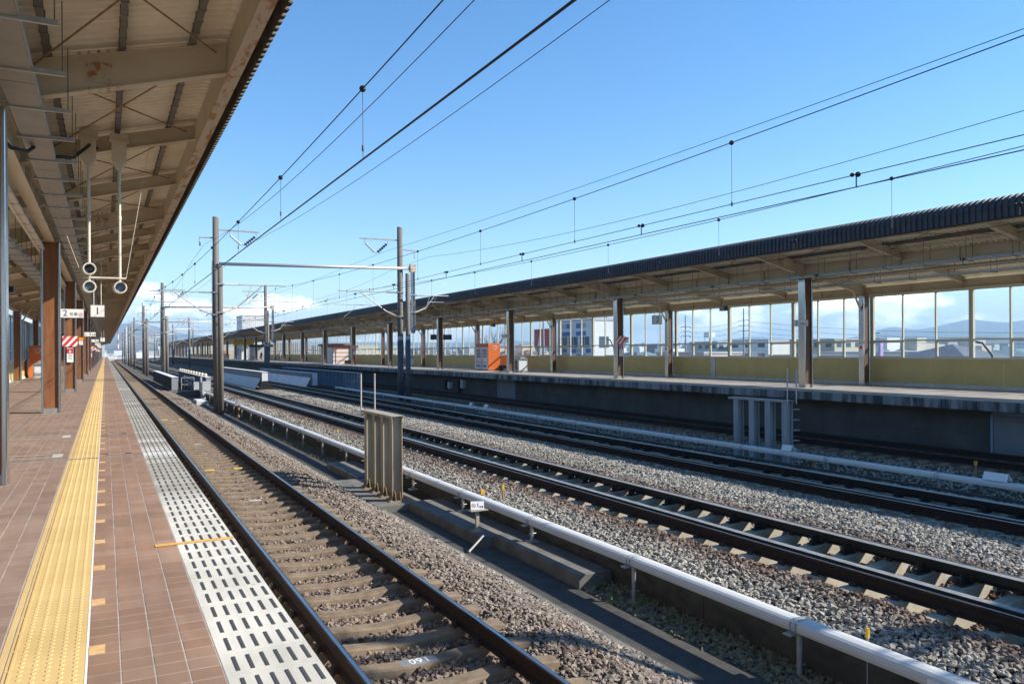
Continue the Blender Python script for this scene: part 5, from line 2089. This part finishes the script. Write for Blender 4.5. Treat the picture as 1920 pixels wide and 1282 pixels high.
# ------------------------------------------------------------------ mountains around the plain
PROF = [(-180, .02), (-120, .035), (-60, .03), (-20, .036), (0, .0340), (1.5, .0355), (2.9, .0325), (4.6, .0235), (7.0, .0192), (13, .014), (24, .0122), (27.4, .0142),
        (31.0, .011), (35.5, .009), (39.6, .0098), (42.1, .0122), (44.2, .0165), (45.6, .0150), (46.6, .0142), (49.0, .0085), (51.5, .0170), (53.3, .0265), (54.8, .0220),
        (56.0, .0262), (56.9, .0300), (57.8, .0330), (58.9, .0298), (59.8, .0285), (60.6, .0305), (66, .036), (80, .028), (120, .02), (180, .02)]
pa_ = [p[0] for p in PROF]; ph_ = [p[1] for p in PROF]
mt = MB()
rnm = np.random.RandomState(11)
RAD = [2600, 3600, 5000, 6200, 7600, 9000, 10200, 11200, 12200]
FR = [0, .10, .14, .22, .42, .70, 1.0, .78, .0]
AZ = list(np.arange(-180, 180, .5))
na = len(AZ)
jit = rnm.rand(len(RAD), na)
for j in range(len(RAD)):
    k = jit[j].copy()
    for _ in range(2 if j != 6 else 1):
        k = (np.roll(k, 1) + 2 * k + np.roll(k, -1)) / 4
    k = (k - .5) * 2
    for i, a in enumerate(AZ):
        h = float(np.interp(a, pa_, ph_)) * 10200 + 3
        z = -10 + h * FR[j] * (1 + k[i] * (.42 if j not in (0, 6) else (.03 if j == 6 else 0)))
        if j in (1, 2) and 28 < a < 75:
            z += 16 + 14 * k[i]
        rr = RAD[j] * (1 + .04 * k[i])
        mt.v.append((rr * math.sin(R(a)), rr * math.cos(R(a)), z if j else -9.6))
for j in range(len(RAD) - 1):
    for i in range(na):
        q = (i + 1) % na
        mt.face((j * na + i, j * na + q, (j + 1) * na + q, (j + 1) * na + i))
tag(mt.build('mountains', 'mountain', smooth=True), 'blue hazy mountain range along the horizon', 'mountains', kind='structure')

# ------------------------------------------------------------------ town beyond the station
GZ = -9.0


def building(name, label, cat, x0, x1, y0, y1, zt, wall, roof, rows, cols, group=None, hip=0.0, wm='window_glass', detail=True, z0=GZ, faces=('w', 's')):
    B = thing(name, ((x0 + x1) / 2, (y0 + y1) / 2, z0), label, cat, group)
    MB().box(x0, x1, y0, y1, z0, zt).build('wall', wall, B)
    e = .35
    if hip > 0:
        xm, ym = (x0 + x1) / 2, (y0 + y1) / 2
        lx, ly = (x1 - x0) / 2, (y1 - y0) / 2
        rl = max(0, (lx - ly)) * .9; rw = max(0, (ly - lx)) * .9
        s_ = MB()
        s_.v = [(x0 - e, y0 - e, zt + .002), (x1 + e, y0 - e, zt + .002), (x1 + e, y1 + e, zt + .002), (x0 - e, y1 + e, zt + .002),
                (xm - rl, ym - rw, zt + hip), (xm + rl, ym - rw, zt + hip), (xm + rl, ym + rw, zt + hip), (xm - rl, ym + rw, zt + hip)]
        for q in [(0, 1, 5, 4), (1, 2, 6, 5), (2, 3, 7, 6), (3, 0, 4, 7), (4, 5, 6, 7), (3, 2, 1, 0)]:
            s_.face(q)
        s_.build('roof', roof, B)
    else:
        MB().box(x0 - .1, x1 + .1, y0 - .1, y1 + .1, zt + .001, zt + .35).build('roof', roof, B)
    if detail:
        H_ = (zt - z0)
        for r_ in range(rows):
            za = z0 + H_ * (r_ + .35) / rows; zb = z0 + H_ * (r_ + .78) / rows
            for c_ in range(cols):
                if 'w' in faces:
                    L = (y1 - y0) / cols
                    MB().box(x0 - .05, x0 - .002, y0 + L * (c_ + .25), y0 + L * (c_ + .75), za, zb).build('window', wm, B)
                if 's' in faces:
                    L = (x1 - x0) / cols
                    MB().box(x0 + L * (c_ + .25), x0 + L * (c_ + .75), y0 - .05, y0 - .002, za, zb).build('window', wm, B)
    return B


# white office with blue chequered bands
WBd = building('office_building', 'white office building with blue chequered bands behind the far platform windows', 'building', 78, 83.2, 118.9, 131, 8.3, 'wall_white', 'wall_grey', 4, 3, detail=False)
for (z0, z1) in ((7.0, 7.9), (5.6, 6.4), (2.4, 3.2), (1.2, 2.2)):
    for k in range(7):
        if (k + int(z0 * 2)) % 3 == 2:
            continue
        MB().box(77.93, 77.998, 119.3 + k * 1.65, 119.3 + k * 1.65 + 1.62, z0, z1).build('blue_panel', 'wall_blue' if (k + int(z0)) % 4 else 'wall_grey', WBd)
for (z0, z1) in ((3.4, 5.4), (-1.0, 1.0)):
    for k in range(3):
        w_ = MB().box(77.94, 77.998, 119.8 + k * 3.9, 122.8 + k * 3.9, z0, z1).build('window', 'window_glass', WBd)
        MB().box(77.92, 77.939, 121.2 + k * 3.9, 121.3 + k * 3.9, z0, z1).build('mullion', 'wall_white', w_)
    MB().box(79.6, 81.6, 118.84, 118.898, z0, z1).build('window', 'window_glass', WBd)
MB().box(77.5, 83.0, 120, 130, 9.1, 9.5).build('roof_sign', 'wall_red', WBd)
for xx in (78, 82.5):
    for yy in (121, 129):
        MB().box(xx, xx + .15, yy, yy + .15, 8.65, 9.1).build('sign_leg', 'galv_dull', WBd)
BBd = thing('billboard', (74, 130, GZ), 'red and white advertising billboard on posts beyond the far platform', 'billboard')
MB().box(73.9, 74.1, 126.5, 133, 3.4, 7.0).build('board', 'wall_red', BBd)
MB().prism([(73.89, 130.2, 3.8), (73.89, 131.6, 3.8), (73.89, 130.6, 6.6), (73.89, 130.2, 6.6)], (-.02, 0, 0)).build('white_shape', 'wall_white', BBd)
for yy in (127.5, 132):
    MB().tube((74.2, yy, GZ), (74.2, yy, 6.5), .15, n=8).build('post', 'galv_dull', BBd)


def lattice_pole(x, y, zt, label, arms=True):
    S = thing('power_pole', (x, y, GZ), label, 'power pole', )
    MB().tube((x, y, GZ), (x, y, zt), .34, .10, n=10).build('pole', 'galv_dull', S)
    if arms:
        for k in range(3):
            z = zt - 2.4 - k * 1.0
            MB().bar((x, y - 1.2, z), (x, y + 1.2, z), .12, .12).build('cross_arm', 'galv_dull', S)
            for sd in (-1, 1):
                insul(MB(), (x, y + sd * 1.15, z), (x, y + sd * 1.75, z - .22), 5, .09).build('insulator', 'insulator_dark', S)
    return S


lattice_pole(110, 131.5, 10.2, 'grey power pole with three cross arms beyond the far platform, farther from the billboard tower')
lattice_pole(110, 114.3, 10.9, 'tallest grey power pole with insulator strings beyond the far platform windows')
lattice_pole(65, 113.8, 9.0, 'grey pole standing in front of the red billboard', False)
for k in range(3):
    za, zb = 7.8 - k, 8.5 - k
    for (ya, yb, z1_, z2_, lab) in ((115.9, 129.9, zb - .25, za - .25, 'power line strung between the two grey power poles'), (112.7, 40, zb - .25, 4.6 - k * .6, 'power line running from the tallest power pole over the houses')):
        pts = []
        for i in range(15):
            t = i / 14
            pts.append((110 - (0 if ya > 115 else 12 * t), ya + (yb - ya) * t, z1_ + (z2_ - z1_) * t - 4 * (.35 if ya > 115 else 1.0) * t * (1 - t)))
        tag(MB().path(pts, .03, n=4).build('power_line', 'wire_thin', None, pts[0]), lab, 'power line', 'power lines beyond the far platform')
UP = thing('utility_pole', (90, 70.3, GZ), 'dark utility pole with cross arm near the purple sign', 'utility pole')
MB().tube((90, 70.3, GZ), (90, 70.3, 5.2), .18, .12, n=8).build('pole', 'pole_concrete', UP)
for z in (4.9, 4.2):
    MB().bar((90, 68.9, z), (90, 71.6, z), .1, .1).build('cross_arm', 'pole_concrete', UP)
SGp = thing('shop_sign', (100, 77.3, GZ), 'tall purple and white shop sign among the houses', 'sign')
MB().box(99.8, 100.2, 76.9, 77.7, GZ, 1.8).build('post', 'sign_purple', SGp)
MB().box(99.7, 100.3, 76.2, 78.4, 1.801, 3.7).build('board', 'sign_purple', SGp)
MB().box(99.62, 99.698, 76.5, 78.1, 2.3, 3.3).build('white_field', 'sign_white', SGp)
building('apartment_block', 'grey apartment block with small windows and a roof tank beyond the far platform', 'building', 160, 172, 177, 189, 5.0, 'wall_grey', 'wall_grey', 5, 4)
building('apartment_block', 'pale apartment block with a blank white gable beyond the far platform', 'building', 163, 176, 160, 175.5, 5.3, 'wall_white', 'wall_grey', 5, 3, faces=('w',))
building('apartment_block', 'beige apartment block beside the tallest power pole', 'building', 168, 182, 142, 157, 5.2, 'wall_beige', 'wall_grey', 5, 4)
TK = thing('roof_tank', (165, 186, 5.35), 'white water tank on legs on the grey apartment block', 'water tank')
MB().box(164, 166.4, 185, 187.4, 6.6, 8.2).build('tank', 'wall_white', TK)
for (xx, yy) in ((164.2, 185.2), (166.2, 185.2), (164.2, 187.2), (166.2, 187.2)):
    MB().tube((xx, yy, 5.351), (xx, yy, 6.6), .08, n=5).build('leg', 'galv_dull', TK)
building('house', 'house with a slate hip roof and chimney just outside the far platform windows', 'house', 57, 65, 36, 44, 1.7, 'wall_beige', 'roof_slate', 3, 2, hip=1.5)
building('house', 'long low building with a teal roof behind the slate roofed house', 'house', 84, 100, 46, 58, 1.6, 'wall_grey', 'roof_teal', 3, 4, hip=1.2)
building('warehouse', 'pale long warehouse beyond the purple sign', 'building', 120, 150, 82, 110, 2.0, 'wall_white', 'wall_grey', 2, 5)
building('parking_block', 'pink walled block to the right of the white office building', 'building', 84, 92, 96, 108, 2.2, 'wall_pink', 'wall_grey', 3, 3)
tw = building('tower_block', 'white ribbed tower top rising behind the far canopy', 'building', 49, 60, 330, 345, 17.6, 'wall_white', 'wall_grey', 2, 2, detail=False)
for k in range(14):
    MB().box(49.4 + k * .78, 49.5 + k * .78, 329.9, 329.998, 8, 17.5).build('rib', 'wall_grey', tw)
CH = thing('chimney', (33, 2500, GZ), 'red and white banded chimney far beyond the near platform end', 'chimney')
for k in range(6):
    r0_, r1_ = 2.6 - k * .15, 2.6 - (k + 1) * .15
    MB().tube((33, 2500, GZ + k * 13), (33, 2500, GZ + (k + 1) * 13), r0_, r1_, n=12).build('band', 'wall_red' if k % 2 else 'wall_white', CH)


def street_lamp(x, y, zt, label):
    S = thing('street_lamp', (x, y, GZ), label, 'street lamp')
    pts = [(x, y, GZ), (x, y, zt - 1.6), (x, y + .15, zt - .9), (x, y + .7, zt - .2), (x, y + 1.6, zt)]
    MB().path(pts, .07, n=7).build('pole', 'roof_brown', S)
    MB().box(x - .12, x + .12, y + 1.6, y + 2.2, zt - .08, zt + .04).build('lamp_head', 'galv_dull', S)


street_lamp(46, 27.6, 3.35, 'curved brown street lamp outside the glazed wall near the teal roof')
street_lamp(46, 66.0, 4.1, 'curved brown street lamp in front of the white office building')

rt = random.Random(21)
spots = []
WM = ['wall_white', 'wall_beige', 'wall_grey', 'wall_pink']
RM = ['roof_slate', 'roof_brown', 'roof_slate', 'roof_teal']
LABH = {'roof_slate': 'small house with a slate grey roof in the town beyond the far platform', 'roof_brown': 'small house with a brown roof in the town beyond the far platform', 'roof_teal': 'small house with a teal roof in the town beyond the far platform'}
n = 0
tries = 0
while n < 95 and tries < 4000:
    tries += 1
    a = R(rt.uniform(20, 62)); dd = rt.uniform(75, 420)
    x, y = dd * math.sin(a), dd * math.cos(a)
    if x < 50 or any((x - q[0]) ** 2 + (y - q[1]) ** 2 < 16 ** 2 for q in spots):
        continue
    if 72 < x < 95 and 90 < y < 135 or 155 < x < 185 and 138 < y < 192 or 45 < x < 104 and 30 < y < 62 or 115 < x < 155 and 78 < y < 114 or 96 < x < 104 and 72 < y < 82:
        continue
    spots.append((x, y))
    w, l_ = rt.uniform(7, 11), rt.uniform(7, 12)
    wm, rm = rt.choice(WM), rt.choice(RM)
    zt = rt.uniform(-4.5, -2.0) + (dd > 150) * rt.uniform(0, 3.2) + (dd > 280) * 1.2
    building('house', LABH[rm], 'house', x - w / 2, x + w / 2, y - l_ / 2, y + l_ / 2, zt, wm, rm, 2, 2, 'town houses with %s' % rm.replace('_', ' '), hip=rt.uniform(1.2, 2.2), detail=dd < 220)
    n += 1
# far town as one mass of little blocks, on the plain and the lower slopes
ft = [MB() for _ in range(4)]
for k in range(2600):
    a = R(rt.uniform(-4, 64)); dd = rt.uniform(430, 2500) if rt.random() < .75 else rt.uniform(2500, 4600)
    x, y = dd * math.sin(a), dd * math.cos(a)
    if abs(x - bend(min(y, 900)) - 12) < 40 and y < 1100:
        continue
    w, l_ = rt.uniform(7, 22), rt.uniform(7, 22)
    h = rt.uniform(4, 9) if rt.random() < .9 else rt.uniform(10, 22)
    zb = GZ
    if dd > 2500:
        zb = GZ + (dd - 2500) / 1100 * (22 if a > R(28) else 10)
    ft[rt.randrange(4)].box(x - w / 2, x + w / 2, y - l_ / 2, y + l_ / 2, zb - 12 if dd > 2500 else zb, zb + h, bottom=False)
for s_, mm in zip(ft, ('wall_white', 'wall_grey', 'roof_slate', 'wall_beige')):
    tag(s_.build('far_town', mm), 'hazy mass of distant town buildings on the plain', 'town', kind='stuff')


# ------------------------------------------------------------------ trees outside
def bare_tree(x, y, zt, label, seed, spread=.5, group=None):
    T = thing('bare_tree', (x, y, GZ), label, 'tree', group)
    q = random.Random(seed)
    tr, cr = MB(), MB()

    def grow(p, d_, L, r_, lv):
        e = p + d_ * L
        (tr if lv < 2 else cr).tube(p, e, r_, r_ * .65, n=6 if lv < 2 else 4, cap=False)
        if lv >= 5:
            return
        for _ in range(3 if lv < 3 else 2):
            dv = (d_ + Vector((q.uniform(-1, 1), q.uniform(-1, 1), q.uniform(-.15, .7))) * spread).normalized()
            grow(p.lerp(e, q.uniform(.55, 1.0)), dv, L * q.uniform(.6, .8), r_ * .6, lv + 1)
    H_ = zt - GZ
    grow(Vector((x, y, GZ)), Vector((0, 0, 1)), H_ * .36, .22, 0)
    tr.build('trunk', 'bark', T)
    cr.build('crown', 'bark', T)
    return T


bare_tree(72, 147, 9.3, 'tall bare winter tree left of the red billboard', 5)
bare_tree(70, 92, 2.8, 'small bare tree in front of the pink block', 8)
bare_tree(60, 112, 3.4, 'bare shrub like tree below the white office building', 9)


def leafy(x, y, zt, w, label, seed, mm, group):
    T = thing('evergreen_tree', (x, y, GZ), label, 'tree', group)
    MB().tube((x, y, GZ), (x, y, zt - 1), .22, .08, n=6).build('trunk', 'bark', T)
    q = random.Random(seed)
    c = MB()
    for k in range(420):
        t = q.random()
        z = zt - (zt - GZ) * .75 * t ** .8
        rr = w * (.25 + .75 * math.sin(min(1, t * 1.2 + .1) * math.pi * .75)) * math.sqrt(q.random())
        a = q.uniform(0, 6.28)
        p = Vector((x + rr * math.cos(a), y + rr * math.sin(a), z))
        u1 = Vector((q.gauss(0, 1), q.gauss(0, 1), q.gauss(0, 1))).normalized() * q.uniform(.15, .4)
        u2 = u1.orthogonal().normalized() * q.uniform(.12, .3)
        b = len(c.v)
        c.v += [tuple(p - u1), tuple(p + u2), tuple(p + u1), tuple(p - u2)]
        c.face((b, b + 1, b + 2, b + 3))
    c.build('crown', mm, T)


for k in range(34):
    a = R(rt.uniform(19, 60)); dd = rt.uniform(62, 260)
    x, y = dd * math.sin(a), dd * math.cos(a)
    if x < 50 or any(abs(x - q[0]) < 8 and abs(y - q[1]) < 8 for q in spots) or (45 < x < 104 and 30 < y < 62) or (76 < x < 86 and 116 < y < 134) or (158 < x < 184 and 140 < y < 192) or (118 < x < 152 and 80 < y < 112) or (83 < x < 93 and 95 < y < 109):
        continue
    dk = rt.random() < .6
    leafy(x, y, rt.uniform(-2, 2.2), rt.uniform(1.8, 3.4), 'dark green garden tree between the town houses' if dk else 'dull olive garden tree between the town houses', k, 'leaf_green' if dk else 'leaf_dull', 'dark garden trees' if dk else 'olive garden trees')

# ------------------------------------------------------------------ air
hz = MB().box(-16000, 16000, -16000, 16000, -11.5, 440).mesh('haze', [])
hm = bpy.data.materials.new('haze_air')
hm.use_nodes = True
hn, hl = hm.node_tree.nodes, hm.node_tree.links
hn.remove(hn['Principled BSDF'])
pv = hn.new('ShaderNodeVolumePrincipled')
pv.inputs['Color'].default_value = (.56, .77, 1.0, 1)
pv.inputs['Density'].default_value = 1.35e-4
pv.inputs['Anisotropy'].default_value = 0.1
hl.new(pv.outputs['Volume'], hn['Material Output'].inputs['Volume'])
hz.materials.append(hm)
ho = put('haze', hz)
tag(ho, 'thin bluish air over the plain', 'haze', kind='stuff')
